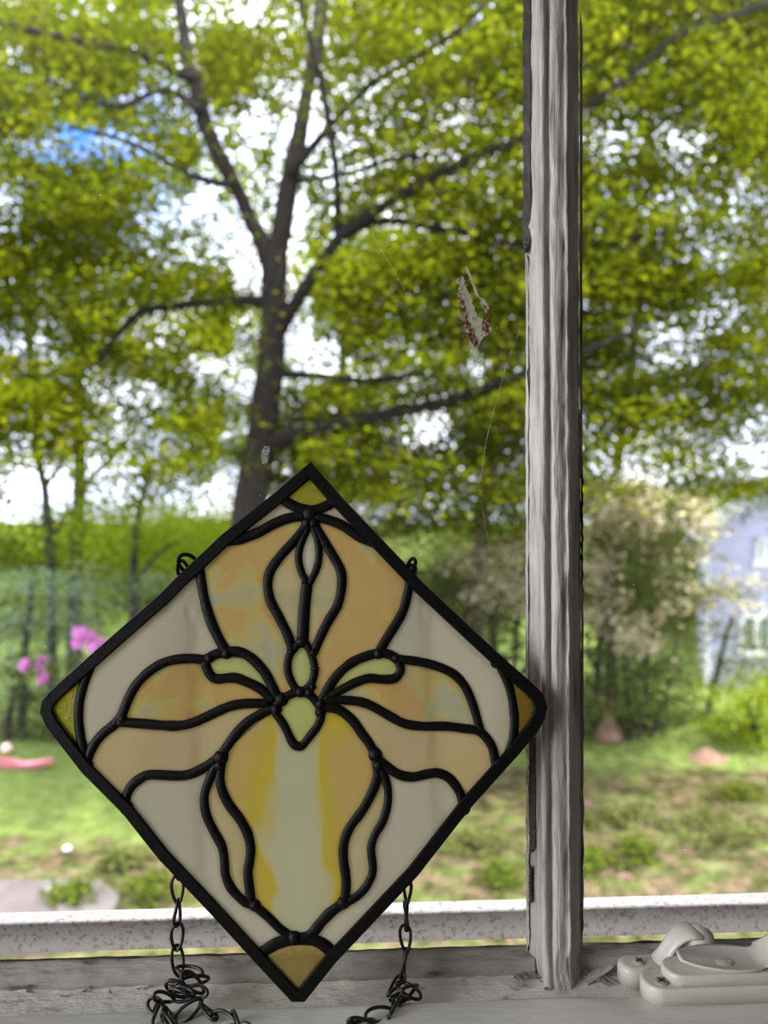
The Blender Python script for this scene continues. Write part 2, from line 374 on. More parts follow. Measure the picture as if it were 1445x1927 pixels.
# bottom rail: the profile (y, z) swept along x with worn, lumpy edges
def sweep_x(prof, x0, x1, n, amp, seed, mat, name, parent, freq=30, close=True):
    V = []; Fc = []; k = len(prof)
    for i in range(n+1):
        x = x0 + (x1-x0)*i/n
        for j, (y, z, a) in enumerate(prof):
            V.append((x, y + a*amp*nz3(x*freq, j*1.7, seed), z + a*amp*0.7*nz3(x*freq*1.3, j*2.1, seed+5)))
    for i in range(n):
        for j in range(k if close else k-1):
            j2 = (j+1) % k
            Fc.append((i*k+j, i*k+j2, (i+1)*k+j2, (i+1)*k+j))
    if close:
        Fc.append(tuple(range(k))[::-1]); Fc.append(tuple(n*k+j for j in range(k)))
    return mk(name, V, Fc, mat, parent)
rail = [(0.300, -0.2450, .2), (0.320, -0.2447, .3), (0.340, -0.2446, .3), (0.355, -0.2445, .3), (0.366, -0.2444, .3), (LIPY-.003, -0.2444, .3),
        (LIPY-.0008, -0.2450, .8), (LIPY, -0.2462, 1), (LIPY+.0012, -0.2492, 1), (LIPY+.003, -0.2520, .5), (LIPY+.004, -0.262, 0), (LIPY+.004, -0.290, 0), (0.300, -0.290, 0)]
sweep_x(rail, OX0+.001, OX1-.001, 420, 0.0013, 1.0, M['lip'], 'bottom_rail', win, 26)
ledge = [(LIPY+.0045, LEDGE-.0002, .3), (0.389, LEDGE, 1), (0.392, LEDGE+.0002, 1), (0.395, LEDGE, 1), (0.401, LEDGE, 1), (0.407, LEDGE, 1), (0.4135, LEDGE+.0003, .8), (0.424, LEDGE, .3),
         (0.424, -0.2635, 0), (LIPY+.0045, -0.2635, 0)]
sweep_x(ledge, OX0+.001, OX1-.001, 620, 0.0014, 3.0, M['dirty'], 'ledge', win, 90)
p0 = P(500, 1797, GY)
zb = p0.z
def putty(x0, x1, seed):
    prof = [(GY+.001, zb+.001, .6), (0.4200, zb-.0005, 1), (0.4175, zb-.0022, .8), (0.4158, zb-.0030, 1), (0.4147, zb-.0040, 1), (0.4138, LEDGE+.001, 1), (0.4134, LEDGE-.001, .3), (GY+.001, LEDGE-.001, 0)]
    sweep_x(prof, x0, x1, 700, 0.0015, seed, M['putty'], 'putty_bead', win, 60)
# muntin
def mpx(px, Y): return P(px, 1400, Y).x
MU = [(994, GY-.0005, .6), (994.5, .4195, 1), (1001, .4172, 1), (1008, .4150, .6), (1013, .4125, .6), (1018, .4100, .4), (1018.5, .4058, .3), (1021, .4042, .3), (1027, .4038, .2), (1031, .4046, .3),
      (1034, .4066, .4), (1038, .4062, .4), (1041, .4042, .5), (1047, .4036, .5), (1054, .4034, .5), (1061, .4038, .5), (1065, .4050, .5), (1069, .4038, .6), (1072, .4038, .6), (1074.5, .4060, .4), (1083, .4125, .3),
      (1091, .4180, .5), (1093, .4200, .3), (1094, GY-.0005, .4)]
V = []; Fc = []; k = len(MU); nstep = 1100; mz0, mz1 = LEDGE-.001, OZ1-.03
for i in range(nstep+1):
    z = mz0 + (mz1-mz0)*i/nstep
    h = z - mz0
    flare = max(0.0, 1 - h/0.010)
    groove = min(1, max(0, (h-0.010)/0.015))
    for j, (px, Y, a) in enumerate(MU):
        x = mpx(px, Y)
        if 9 <= j <= 12 or j in (16,): Y = Y if groove > 0.9 else Y - (1-groove)*0.0018
        if 6 <= j <= 21: Y -= flare*flare*0.0055
        am = 0.0017*a
        rough = 0.5 + 0.8*(0.5+nz3(2.0, z*9, 4))
        x += am*rough*(nz3(j*1.9, z*46, 1.5) + .5*nz3(j*2.9, z*130, 5.5)) + 0.0004*nz3(j*.3, z*9, 7)
        Y += am*rough*(nz3(j*2.3, z*58, 9.5)*0.9 + .45*nz3(j*3.3, z*150, 2.5))
        V.append((x, Y, z))
for i in range(nstep):
    for j in range(k-1):
        Fc.append((i*k+j, (i+1)*k+j, (i+1)*k+j+1, i*k+j+1))
Fc.append(tuple(range(k))[::-1])
Fc.append(tuple(nstep*k+j for j in range(k)))
mk('muntin', V, Fc, M['paint'], win)
mxl, mxr = mpx(994, GY), mpx(1094, GY)
putty(OX0+.03, mpx(1004, .417), 2.0); putty(mpx(1086, .417), OX1-.03, 6.0)
# old dark putty showing along the muntin's left edge
def strip(px0, px1, y0, y1, Y, mat, name, seed, jag=2.2):
    V = []; n = 60
    for i in range(n+1):
        py = y0 + (y1-y0)*i/n
        e0 = px0 + jag*nz3(seed, i*.35, 0); e1 = px1 + jag*nz3(seed+9, i*.3, 1)
        e1 = e0 + max(1.5, (e1-e0)*min(1, (n-i)/3+.2, i/3+.2))
        for e, dy in ((e0, 0), (e1, -.0022 if e1 > e0 else 0)):
            V.append(P(e, py, Y+dy))
        V.append(P(e1, py, Y+.002)); V.append(P(e0, py, Y+.002))
    Fc = []
    for i in range(n):
        for j in range(4):
            j2 = (j+1) % 4; Fc.append((i*4+j, i*4+j2, (i+1)*4+j2, (i+1)*4+j))
    Fc += [(3, 2, 1, 0), (n*4, n*4+1, n*4+2, n*4+3)]
    return mk(name, V, Fc, mat, win, False)
strip(984, 998, -40, 475, .4180, M['gasket'], 'dark_putty', 3, 3.0)
strip(996, 1007, 1380, 1605, .4165, M['gasket'], 'dark_putty', 13)
strip(995, 999, 1630, 1700, .4165, M['gasket'], 'dark_putty', 23)
strip(1093, 1097, 860, 1100, .4195, M['gasket'], 'dark_putty', 33)
# thin bright paint ridges against the glass
strip(990, 994, 480, 700, .4200, M['paint'], 'paint_ridge', 43, 1.6)
strip(989, 994, 700, 1330, .4200, M['paint'], 'paint_ridge', 53, 2.0)
strip(990, 995, 1380, 1790, .4200, M['paint'], 'paint_ridge', 63, 3.0)
strip(1091, 1096, 20, 900, .4200, M['paint'], 'paint_ridge', 73, 2.0)
strip(1093, 1098, 1090, 1770, .4200, M['paint'], 'paint_ridge', 83, 3.0)
# panes
V, Fc = box((OX0+.03, GY, zb-.003), (mxl+.002, GY+.003, OZ1-.03)); mk('glass_pane', V, Fc, M['pane'], win, False)
V, Fc = box((mxr-.002, GY, zb-.003), (OX1-.03, GY+.003, OZ1-.03)); mk('glass_pane', V, Fc, M['pane'], win, False)
# stiles and top rail of the sash, outside the picture
V, Fc = join([box((OX0+.001, .38, LEDGE-.012), (OX0+.035, .44, OZ1-.001)), box((OX1-.035, .38, LEDGE-.012), (OX1-.001, .44, OZ1-.001)), box((OX0+.035, .38, OZ1-.035), (OX1-.035, .44, OZ1-.001))])
mk('sash_frame', V, Fc, M['paint_plain'], win, False)
V, Fc = box((OX0-.05, .28, -0.318), (OX1+.05, .455, -0.291)); struct('trim_1', V, Fc, M['paint_plain'])
# smear, drips and scratches on the glass (dried marks on the inner face)
def blob(pts, Y, mat, name, dy=0.0):
    c = [P(x, y, Y) for x, y in pts]; n = len(c)
    V = c + [Vector((p.x, p.y+.0003, p.z)) for p in c]
    Fc = [tuple(range(n)), tuple(range(n, 2*n))[::-1]] + [(i, (i+1) % n, n+(i+1) % n, n+i) for i in range(n)]
    return mk(name, V, Fc, mat, win, False)
def jag(pts, amp, seed):
    c = catmull(pts, 6, True); r = random.Random(seed)
    return [(p[0]+r.uniform(-amp, amp), p[1]+r.uniform(-amp, amp)*1.6) for p in c]
blob(jag([(866, 530), (872, 522), (878, 540), (886, 560), (892, 580), (902, 596), (918, 605), (924, 622), (912, 632), (902, 648), (898, 664), (886, 652), (878, 622), (868, 590), (862, 552)], 2.2, 1), GY-.0006, M['smear'], 'smear')
blob(jag([(877, 500), (884, 512), (893, 534), (900, 556), (896, 556), (886, 530), (878, 512)], .8, 2), GY-.0006, M['smear'], 'smear')
blob(jag([(902, 560), (914, 566), (920, 580), (914, 588), (906, 574)], 1.4, 4), GY-.0006, M['smear'], 'smear')
blob(jag([(884, 656), (898, 662), (910, 668), (906, 690), (902, 712), (894, 690)], 1.6, 5), GY-.0006, M['scratch'], 'smear')
blob(jag([(864, 545), (870, 555), (876, 580), (884, 610), (900, 645), (888, 648), (878, 625), (870, 600), (862, 565)], 1.5, 3), GY-.0010, M['smear_red'], 'red_speck_smear')
blob(jag([(903, 570), (922, 582), (924, 600), (916, 630), (906, 615), (914, 590)], 1.5, 6), GY-.0010, M['smear_red'], 'red_speck_smear')
blob(catmull([(11, 382), (20, 380), (21, 400), (18, 411), (12, 412), (8, 402)], 5, True), GY-.0006, M['drip'], 'dried_drip')
blob(catmull([(495, 842), (507, 840), (505, 860), (501, 872), (493, 872), (492, 858)], 5, True), GY-.0006, M['drip'], 'dried_drip')
def scratch(pts, w=0.9):
    c = catmull([(x, y, 0) for x, y in pts], 6)
    V, Fc = tube([P(p[0], p[1], GY-.0004) for p in c], w*.00015, 5); mk('scratch', V, Fc, M['scratch'], win)
scratch([(700, 440), (735, 500), (768, 560), (772, 585)]); scratch([(978, 622), (955, 680), (938, 740), (915, 830), (905, 900)])
scratch([(900, 905), (915, 1000), (935, 1110), (960, 1190)], .7); scratch([(1013+130, 1690), (1147, 1700), (1150, 1720)], .8)
scratch([(1125, 1668), (1130, 1655), (1133, 1650)], 1.2); scratch([(1220, 1302), (1238, 1292)], 1.0)
# the outside rail of the storm window
za, zt = P(500, 1780, .462).z, P(500, 1724, .462).z
prof = [(.462, za, .3), (.462, (za+zt)/2, .2), (.462, zt-.0012, .3), (.4634, zt, .4), (.468, zt+.0002, .4), (.474, zt+.0002, .5), (.475, zt-.002, .2), (.475, za, 0)]
t2 = sweep_x(prof, OX0+.002, OX1-.002, 300, 0.0004, 12.0, M['galv'], 'trim_2', None, 60); t2['kind'] = 'structure'

# ================================================================== stained glass panel
# the panel stands on the lip and leans back against the glass
pb = P(560, 1880, .3795)
PB = Vector((pb.x, pb.y, pb.z))
ptop = P(586, 872, .4150)
slope = (ptop.y - pb.y)/(ptop.z - pb.z)
PN = Vector((0, -1, slope)).normalized()               # towards the room
def Q(px, py, d=0.0):
    r = ray(px, py); t = PB.dot(PN)/r.dot(PN)
    return r*t + PN*d
panel = empty('stained_glass_panel', PB, 'diamond-shaped stained glass panel of an orange and cream iris, propped against the window pane', 'stained glass panel')
def lead(pts, w, name='lead_line', closed=False, k=5, th=0.0023, smooth=True):
    c = catmull([(*p, w if len(p) == 2 else 0)[:3] for p in pts], k, closed) if smooth else [np.array((*p, w)) for p in pts]
    n = len(c); V = []; Fc = []; S = 10
    P3 = [Q(p[0], p[1]) for p in c]
    for i in range(n):
        a = P3[(i-1) % n] if closed else P3[max(i-1, 0)]; b = P3[(i+1) % n] if closed else P3[min(i+1, n-1)]
        t = (b-a).normalized(); s = PN.cross(t).normalized()
        hw = c[i][2]*0.57*P3[i].y/F
        hw *= 1 + 0.09*nz3(P3[i].x*160, P3[i].z*160, 3)
        for q in range(S):
            an = 2*math.pi*q/S
            V.append(P3[i] + s*math.cos(an)*hw + PN*math.sin(an)*th)
    m_ = n if closed else n-1
    for i in range(m_):
        i2 = (i+1) % n
        for q in range(S):
            q2 = (q+1) % S; Fc.append((i*S+q, i*S+q2, i2*S+q2, i2*S+q))
    if not closed: Fc += [tuple(range(S))[::-1], tuple((n-1)*S+q for q in range(S))]
    return V, Fc
OUT = [(585, 870), (646, 940), (715, 1012), (798, 1099), (906, 1200), (958, 1248), (1003, 1288), (1020, 1305), (1028, 1330), (1023, 1352), (1010, 1376), (975, 1418), (885, 1518),
       (785, 1646), (631, 1809), (574, 1881), (549, 1881), (486, 1813), (395, 1714), (300, 1614), (233, 1529), (157, 1453), (119, 1404), (90, 1366), (78, 1340), (82, 1318), (97, 1300),
       (112, 1286), (174, 1231), (209, 1200), (300, 1120), (331, 1089), (418, 1007), (518, 928)]
def inset(poly, d):
    n = len(poly); r = []
    for i in range(n):
        a = np.array(poly[i-1], float); b = np.array(poly[i], float); c = np.array(poly[(i+1) % n], float)
        t1 = (b-a)/np.linalg.norm(b-a); t2 = (c-b)/np.linalg.norm(c-b)
        n1 = np.array((-t1[1], t1[0])); n2 = np.array((-t2[1], t2[0]))
        m = n1+n2; m /= max(np.linalg.norm(m), 1e-6); r.append(tuple(b + m*d/max(0.5, m.dot(n1))))
    return r
INN = inset(OUT, 23); MID = inset(OUT, 13)
# frame: a flat channel all round (outer wall, faces, inner edge)
V = []; n = len(OUT)
OUT2 = inset(OUT, 1.5); INN2 = inset(OUT, 21)
for ring, d in ((OUT, .0022), (OUT2, .0032), (INN2, .0032), (INN, .0022), (INN, -.0022), (INN2, -.0032), (OUT2, -.0032), (OUT, -.0022)):
    V += [Q(x, y, d) for x, y in ring]
Fc = []
for r_ in range(8):
    r2 = (r_+1) % 8
    for i in range(n):
        j = (i+1) % n; Fc.append((r_*n+i, r_*n+j, r2*n+j, r2*n+i))
mk('border', V, Fc, M['came'], panel, False)
L1 = [(524, 934), (542, 947), (563, 957), (587, 961), (610, 955), (632, 943), (640, 939)]
L2 = [(420, 1019), (432, 1018), (456, 1014), (487, 1002), (514, 987), (542, 976), (575, 971)]
L3 = [(593, 972), (625, 981), (649, 992), (677, 1011), (703, 1022), (716, 1028)]
L4 = [(582, 972), (577, 988), (556, 1016), (528, 1047), (509, 1075), (504, 1099), (509, 1130), (525, 1161), (542, 1196), (549, 1222)]
L5 = [(588, 972), (592, 988), (608, 1016), (625, 1044), (640, 1071), (643, 1099), (636, 1137), (618, 1168), (604, 1196), (591, 1226)]
L6a = [(584, 985), (577, 999), (566, 1026), (562, 1051), (567, 1075), (578, 1099)]
L6b = [(586, 985), (592, 999), (599, 1026), (600, 1051), (594, 1075), (582, 1099)]
L7 = [(578, 1096), (573, 1144), (569, 1212)]
L8 = [(368, 1054), (374, 1064), (378, 1085), (385, 1127), (397, 1168), (411, 1199), (427, 1228)]
L9 = [(776, 1074), (770, 1099), (760, 1144), (746, 1172), (729, 1199), (711, 1230)]
L10 = [(387, 1242), (406, 1231), (434, 1226), (458, 1229), (479, 1243), (499, 1266), (513, 1293), (524, 1316)]
L11 = [(387, 1242), (389, 1255), (396, 1269), (409, 1277), (441, 1275), (465, 1283), (489, 1295), (516, 1318)]
L12 = [(387, 1242), (361, 1239), (330, 1241), (302, 1250), (275, 1269), (254, 1293), (240, 1321), (230, 1345), (216, 1363), (195, 1380), (178, 1401), (167, 1425), (163, 1446)]
L13 = [(222, 1358), (268, 1361), (302, 1364), (337, 1365), (365, 1359), (392, 1347), (427, 1331), (458, 1324), (510, 1323)]
L14 = [(518, 1330), (475, 1352), (448, 1376), (430, 1401), (413, 1423), (392, 1439), (365, 1454), (337, 1459), (285, 1457), (264, 1465), (247, 1480), (238, 1501), (238, 1526)]
L15 = [(175, 1246), (160, 1283), (151, 1318), (149, 1352), (153, 1387), (160, 1421), (163, 1446)]
L16 = [(423, 1415), (416, 1442), (416, 1477), (430, 1511), (451, 1539), (466, 1567), (472, 1594), (470, 1620), (467, 1645), (474, 1700)]
L17 = [(408, 1436), (392, 1473), (385, 1501), (389, 1532), (403, 1563), (418, 1591), (423, 1620), (425, 1645), (437, 1672), (460, 1695), (480, 1704), (506, 1725), (525, 1744), (544, 1759)]
L18 = [(544, 1759), (566, 1764), (585, 1757), (605, 1733), (624, 1714), (648, 1697)]
L19 = [(484, 1798), (506, 1782), (528, 1771), (559, 1765), (589, 1767), (612, 1778), (632, 1798)]
L20 = [(604, 1330), (625, 1331), (643, 1338), (664, 1356), (681, 1380), (698, 1404), (708, 1435), (709, 1463), (698, 1494), (681, 1525), (660, 1553), (648, 1581), (646, 1612), (651, 1653), (650, 1679), (646, 1699)]
L21 = [(714, 1440), (728, 1477), (729, 1511), (719, 1546), (705, 1570), (698, 1596), (701, 1638), (688, 1668), (669, 1687), (642, 1702)]
L22 = [(702, 1408), (712, 1428), (733, 1446), (754, 1458), (778, 1461), (802, 1456), (823, 1454), (844, 1463), (861, 1484), (868, 1501), (873, 1526)]
L23 = [(606, 1324), (625, 1318), (647, 1317), (681, 1321), (705, 1331), (733, 1347), (761, 1361), (795, 1366), (837, 1366), (871, 1370), (899, 1375), (916, 1390), (927, 1411), (932, 1446)]
L24 = [(750, 1240), (788, 1245), (823, 1254), (854, 1269), (875, 1293), (889, 1325), (897, 1352), (904, 1376)]
L25a = [(602, 1324), (619, 1293), (636, 1269), (660, 1248), (688, 1235), (716, 1229), (736, 1233), (750, 1244)]
L25b = [(750, 1244), (753, 1262), (742, 1276), (719, 1278), (695, 1276), (671, 1283), (647, 1295), (610, 1316)]
L26 = [(934, 1242), (954, 1283), (963, 1318), (967, 1356), (963, 1394), (951, 1425), (938, 1446)]
L27 = [(568, 1206), (556, 1218), (544, 1236), (542, 1262), (552, 1289), (566, 1300), (583, 1290), (592, 1265), (588, 1236), (580, 1218)]
L28 = [(566, 1302), (536, 1312), (517, 1334), (534, 1363), (551, 1397), (560, 1403), (569, 1402), (583, 1385), (599, 1363), (604, 1338), (588, 1312)]
allL = [(L1, 19), (L2, 20), (L3, 19), (L4, 18), (L5, 18), (L6a, 14), (L6b, 14), (L7, 22), (L8, 19), (L9, 18), (L10, 19), (L11, 18), (L12, 18), (L13, 18), (L14, 18), (L15, 18), (L16, 18), (L17, 17),
        (L18, 20), (L19, 22), (L20, 18), (L21, 16), (L22, 18), (L23, 17), (L24, 17), (L25a, 18), (L25b, 17), (L26, 17)]
for pts, w in allL:
    V, Fc = lead(pts, w); mk('lead_line', V, Fc, M['came'], panel)
for pts, w in ((L27, 15), (L28, 16)):
    V, Fc = lead(pts, w, closed=True); mk('lead_line', V, Fc, M['came'], panel)
for x, y, r in [(520, 1334, 12), (603, 1340, 11), (582, 1303, 10), (593, 1258, 8), (569, 1207, 13), (590, 1228, 9), (548, 1226, 9), (530, 1316, 14), (604, 1324, 12), (584, 968, 17), (578, 985, 12), (590, 985, 12), (416, 1425, 15), (414, 1440, 12),
                (706, 1420, 14), (712, 1440, 12), (566, 1302, 11), (164, 1440, 14), (938, 1438, 15), (588, 1292, 8), (232, 1352, 10), (395, 1238, 10), (744, 1238, 9), (376, 1062, 14), (773, 1078, 12), (776, 1070, 10), (427, 1230, 11), (712, 1230, 11),
                (555, 1764, 14), (480, 1702, 12), (646, 1697, 13), (240, 1520, 14), (872, 1520, 14), (932, 1247, 11)]:
    c = Q(x, y); rr = r*c.y/F
    q = PN.to_track_quat('Z', 'Y').to_matrix()
    V, Fc = sphere((0, 0, 0), rr, 14, 8, (1, 1, 0.0032/rr)); V = [c + q @ v for v in V]
    mk('solder_joint', V, Fc, M['came'], panel)
def sm(p, k=5): return [tuple(q[:2]) for q in catmull(p, k)]
def seg(p, a=None, b=None): return sm(p)[slice(a, b)]
def rv(p): return list(reversed(p))
def MIDr(i, j):
    i %= n; j %= n; r = []
    while True:
        r.append(MID[i])
        if i == j: break
        i = (i+1) % n
    return r
def piece(poly, mat, label):
    Vp = [Q(x, y, .0011) for x, y in poly] + [Q(x, y, -.0011) for x, y in poly]; m_ = len(poly)
    from mathutils.geometry import tessellate_polygon
    tris = tessellate_polygon([[Vector((x, y, 0)) for x, y in poly]])
    Fc = [tuple(t) for t in tris] + [tuple(i+m_ for i in reversed(t)) for t in tris] + [(i, (i+1) % m_, m_+(i+1) % m_, m_+i) for i in range(m_)]
    o = mk('glass_piece', Vp, Fc, mat, panel, False); o['label'] = label
    # even out winding
    import bmesh
    bm = bmesh.new(); bm.from_mesh(o.data); bmesh.ops.recalc_face_normals(bm, faces=bm.faces); bm.to_mesh(o.data); bm.free()
    return o
n = len(OUT)
piece([MID[0]] + [(646, 938)] + rv(sm(L1)), M['amber_y'], 'olive yellow clear glass in the top corner')
piece(sm(L1)[:16] + rv(sm(L2)) + [(425, 1013), (516, 934)], M['white'], 'milky white glass sliver left of the top corner')
piece(sm(L1)[15:] + [(722, 1030)] + rv(sm(L3)), M['white'], 'milky white glass sliver right of the top corner')
piece(sm(L6a) + rv(sm(L6b)), M['white'], 'narrow white leaf-shaped glass at top centre')
piece(sm(L4) + [(569, 1212)] + rv(sm(L7)) + rv(sm(L6a)), M['iris'], 'rippled cream glass left of the centre stem')
piece(sm(L5) + [(569, 1212)] + rv(sm(L7)) + rv(sm(L6b)), M['iris'], 'rippled cream glass right of the centre stem')
piece([(418, 1015), (372, 1058)] + sm(L8) + sm(L10)[11:] + [(545, 1300), (542, 1262), (544, 1236)] + rv(sm(L4)) + rv(sm(L2)), orange('orange_left_standard', (.1, .3, .2)), 'mottled orange glass of the upper left petal')
piece(sm(L3) + [(770, 1075)] + sm(L9) + rv(sm(L25a)[:26]) + [(583, 1300), (592, 1265), (589, 1236)] + rv(sm(L5)), orange('orange_right_standard', (.37, .3, .6), .36, .47), 'mottled orange glass of the upper right petal')
piece(sm(L8) + rv(sm(L10)[:12]) + sm(L12) + rv(sm(L15)) + MIDr(28, 31), M['white'], 'large white glass at the upper left side')
piece(sm(L15) + MIDr(22, 28), M['amber_y'], 'amber yellow clear glass in the left corner')
piece(sm(L12)[:38] + sm(L13) + rv(sm(L11)), orange('orange_left_petal', (.73, .1, .4)), 'orange glass of the left petal')
piece(sm(L10) + rv(sm(L11)), M['lime'], 'lime yellow glass pod left of the centre')
piece(sm(L13) + sm(L14) + MIDr(20, 21) + [(163, 1446)] + rv(sm(L12)[40:]), M['cream'], 'peach cream glass of the left wing')
piece(sm(L14)[18:] + MIDr(18, 20)[::-1] + [(484, 1798)] + sm(L19)[:13] + rv(sm(L17)), M['white'], 'large white glass at the lower left side')
piece(sm(L16) + rv(sm(L17)[:46]), M['sliver'], 'narrow cream sliver on the lower left')
lipm = mat_opal('yellow_lip_streaks', [(0.36, (0.92, 0.84, 0.60)), (0.47, (0.94, 0.82, 0.52)), (0.53, (0.98, 0.72, 0.08)), (0.64, (0.98, 0.66, 0.24))], 26, (.9, .2, .75), stretch=(1.5, 1, .6))
_n = lipm.node_tree.nodes; _l = lipm.node_tree.links
_no = next(x for x in _n if x.type == 'TEX_NOISE'); _cr = next(x for x in _n if x.type == 'VALTORGB'); _tc = next(x for x in _n if x.type == 'TEX_COORD')
_sx = _n.new('ShaderNodeSeparateXYZ'); _l.new(_tc.outputs['Object'], _sx.inputs[0])
_ab = _n.new('ShaderNodeMath'); _ab.operation = 'ABSOLUTE'; _l.new(_sx.outputs['X'], _ab.inputs[0])
_ma = _n.new('ShaderNodeMath'); _ma.operation = 'MULTIPLY_ADD'; _ma.inputs[1].default_value = 14.0
_mb = _n.new('ShaderNodeMath'); _mb.operation = 'MULTIPLY'; _mb.inputs[1].default_value = 0.62; _l.new(_no.outputs['Fac'], _mb.inputs[0])
_l.new(_ab.outputs[0], _ma.inputs[0]); _l.new(_mb.outputs[0], _ma.inputs[2]); _l.new(_ma.outputs[0], _cr.inputs['Fac'])
piece(sm(L16) + sm(L17)[50:] + sm(L18) + rv(sm(L20)) + rv(sm(L28, 5)[10:46]), lipm, 'large cream and yellow streaked glass of the bottom petal')
piece(sm(L21) + rv(sm(L20)[45:]), M['sliver'], 'narrow cream sliver on the lower right')
piece(sm(L22) + MIDr(12, 13) + [(632, 1798)] + rv(sm(L19)[20:]) + [(585, 1757)] + sm(L18)[12:] + rv(sm(L21)), M['white'], 'large white glass at the lower right side')
piece(sm(L23) + MIDr(11, 12) + [(873, 1526)] + rv(sm(L22)) + rv(sm(L20)[:26]), M['cream'], 'peach cream glass of the right wing')
piece(sm(L24) + rv(sm(L23)[:51]) + rv(sm(L25b)), orange('orange_right_petal', (.2, .5, .95), .38, .5), 'orange glass of the right petal')
piece(sm(L25a) + sm(L25b), M['lime'], 'lime yellow glass pod right of the centre')
piece(sm(L26) + [(932, 1446)] + rv(sm(L23)[50:]) + rv(sm(L24)) + rv(sm(L25a)[26:]) + rv(sm(L9)) + MIDr(3, 5), M['white'], 'large white glass at the upper right side')
piece(sm(L26)[:-3] + rv(MIDr(5, 11)), M['amber_b'], 'brown amber clear glass in the right corner')
piece(L27, M['lime'], 'small lime glass lozenge above the centre')
piece(L28, mat_opal('yellow_green_opal', [(0.3, (0.86, 0.84, 0.28)), (0.7, (0.92, 0.88, 0.36))], 40, bump=.5), 'yellow green glass at the flower centre')
piece(sm(L19) + [MID[14], MID[15], MID[16], MID[17]], M['amber_o'], 'gold amber clear glass in the bottom corner')
# hanging rings on the upper edges
def ring3(c, r, wr, rot, sx=1.0, seg=22, name='hanging_ring', mat=None, parent=None):
    R_ = Euler(rot).to_matrix(); pts = []
    for i in range(seg):
        a = 2*math.pi*i/seg; pts.append(Vector(c) + R_ @ Vector((r*math.cos(a), 0, r*sx*math.sin(a))))
    pts += pts[:1]
    V, Fc = tube(pts, wr, 8, False); return mk(name, V, Fc, mat or M['came'], parent)
ring3(Q(352, 1060, -.003), .0062, .0011, (.2, .7, .5), .7, parent=panel)
ring3(Q(341, 1072, -.004), .0058, .0010, (.1, .9, 1.2), .7, parent=panel)
ring3(Q(775, 1064, -.003), .0048, .0010, (.2, -.5, .9), .8, parent=panel)

# ================================================================== chain (one chain, both ends on the panel)
chain = empty('hanging_chain', P(345, 1845, .400), 'black metal link chain hanging behind the stained glass panel and heaped on the sill', 'chain')
def link_mesh():
    pts = []; a, b = .0074, .0030
    for i in range(26):
        t = 2*math.pi*i/26
        x = b*math.cos(t)*(1 - .22*math.sin(t)); z = a*math.sin(t)
        pts.append(Vector((x, .0007*math.sin(2*t), z)))
    pts += pts[:1]
    V, Fc = tube(pts, .00088, 8, False)
    me = bpy.data.meshes.new('link'); me.from_pydata([tuple(v) for v in V], [], Fc); me.update()
    me.polygons.foreach_set('use_smooth', [True]*len(me.polygons)); me.materials.append(M['chain']); return me
LM = link_mesh(); lr = random.Random(5)
def lay(path, pitch=.0122, alt=1.15, jit=.12, base=.35):
    pts = [Vector(p) for p in path]
    seglen = [(pts[i+1]-pts[i]).length for i in range(len(pts)-1)]; tot = sum(seglen)
    cnt = max(1, int(round(tot/pitch))); kk = 0
    for i in range(cnt):
        s = (i+.5)/cnt*tot; j = 0
        while j < len(seglen)-1 and s > seglen[j]: s -= seglen[j]; j += 1
        a, b = pts[j], pts[j+1]; p = a + (b-a)*(s/seglen[j]); t = (b-a).normalized()
        o = bpy.data.objects.new('link', LM); link(o, chain)
        q = t.to_track_quat('Z', 'Y')
        tw = base + (alt if i % 2 else 0) + lr.uniform(-jit, jit)
        o.rotation_mode = 'QUATERNION'; o.rotation_quaternion = q @ Euler((lr.uniform(-jit, jit), lr.uniform(-jit, jit), tw)).to_quaternion()
        o.location = p - chain.location
CY = .4065
def g(px, py, z): return PZ(px, py, z)
lay([P(346, 1080, .4165-.003), P(338, 1300, .4100), P(334, 1640, CY), P(333, 1800, CY), P(338, 1832, .404)], base=.3)
fl = LEDGE + .0016; lp = LIP + .0016
lay([P(338, 1828, .402), P(366, 1826, .400), P(378, 1842, .399), P(352, 1850, .396), P(322, 1846, .400), P(336, 1858, .394), P(360, 1862, .390), P(376, 1868, .387), P(352, 1870, .388), P(326, 1872, .386), P(306, 1878, .380), P(290, 1884, .376)], jit=.5)
lay([P(345, 1838, .397), P(366, 1852, .394), P(350, 1862, .392), P(338, 1868, .389), P(362, 1878, .384)], jit=.6)
lay([g(290, 1884, lp+.0015), g(300, 1902, lp), g(318, 1915, lp), g(340, 1914, lp), g(358, 1900, lp+.002), g(392, 1903, lp+.001), g(414, 1917, lp), g(440, 1918, lp+.001), g(470, 1945, lp), g(520, 1985, lp), g(600, 1990, lp), g(650, 1950, lp), g(668, 1924, lp+.001), g(705, 1912, lp), g(735, 1900, lp+.001), g(748, 1884, lp+.002), P(755, 1870, .389)], pitch=.0100, jit=.3, base=1.2)
lay([g(296, 1890, lp), g(292, 1912, lp), g(312, 1924, lp), g(345, 1934, lp)], jit=.4, base=1.0)
lay([P(772, 1078, .4135), P(770, 1300, .4100), P(768, 1640, CY), P(765, 1700, CY-.001), P(762, 1790, CY-.004), P(758, 1838, .3985)], base=.2)
lay([P(756, 1842, .398), P(742, 1856, .393), P(760, 1868, .388), P(772, 1866, .390), P(752, 1878, .384), P(748, 1886, .378)], jit=.5)
lay([P(758, 1860, .391), P(780, 1866, .388)], jit=.4)

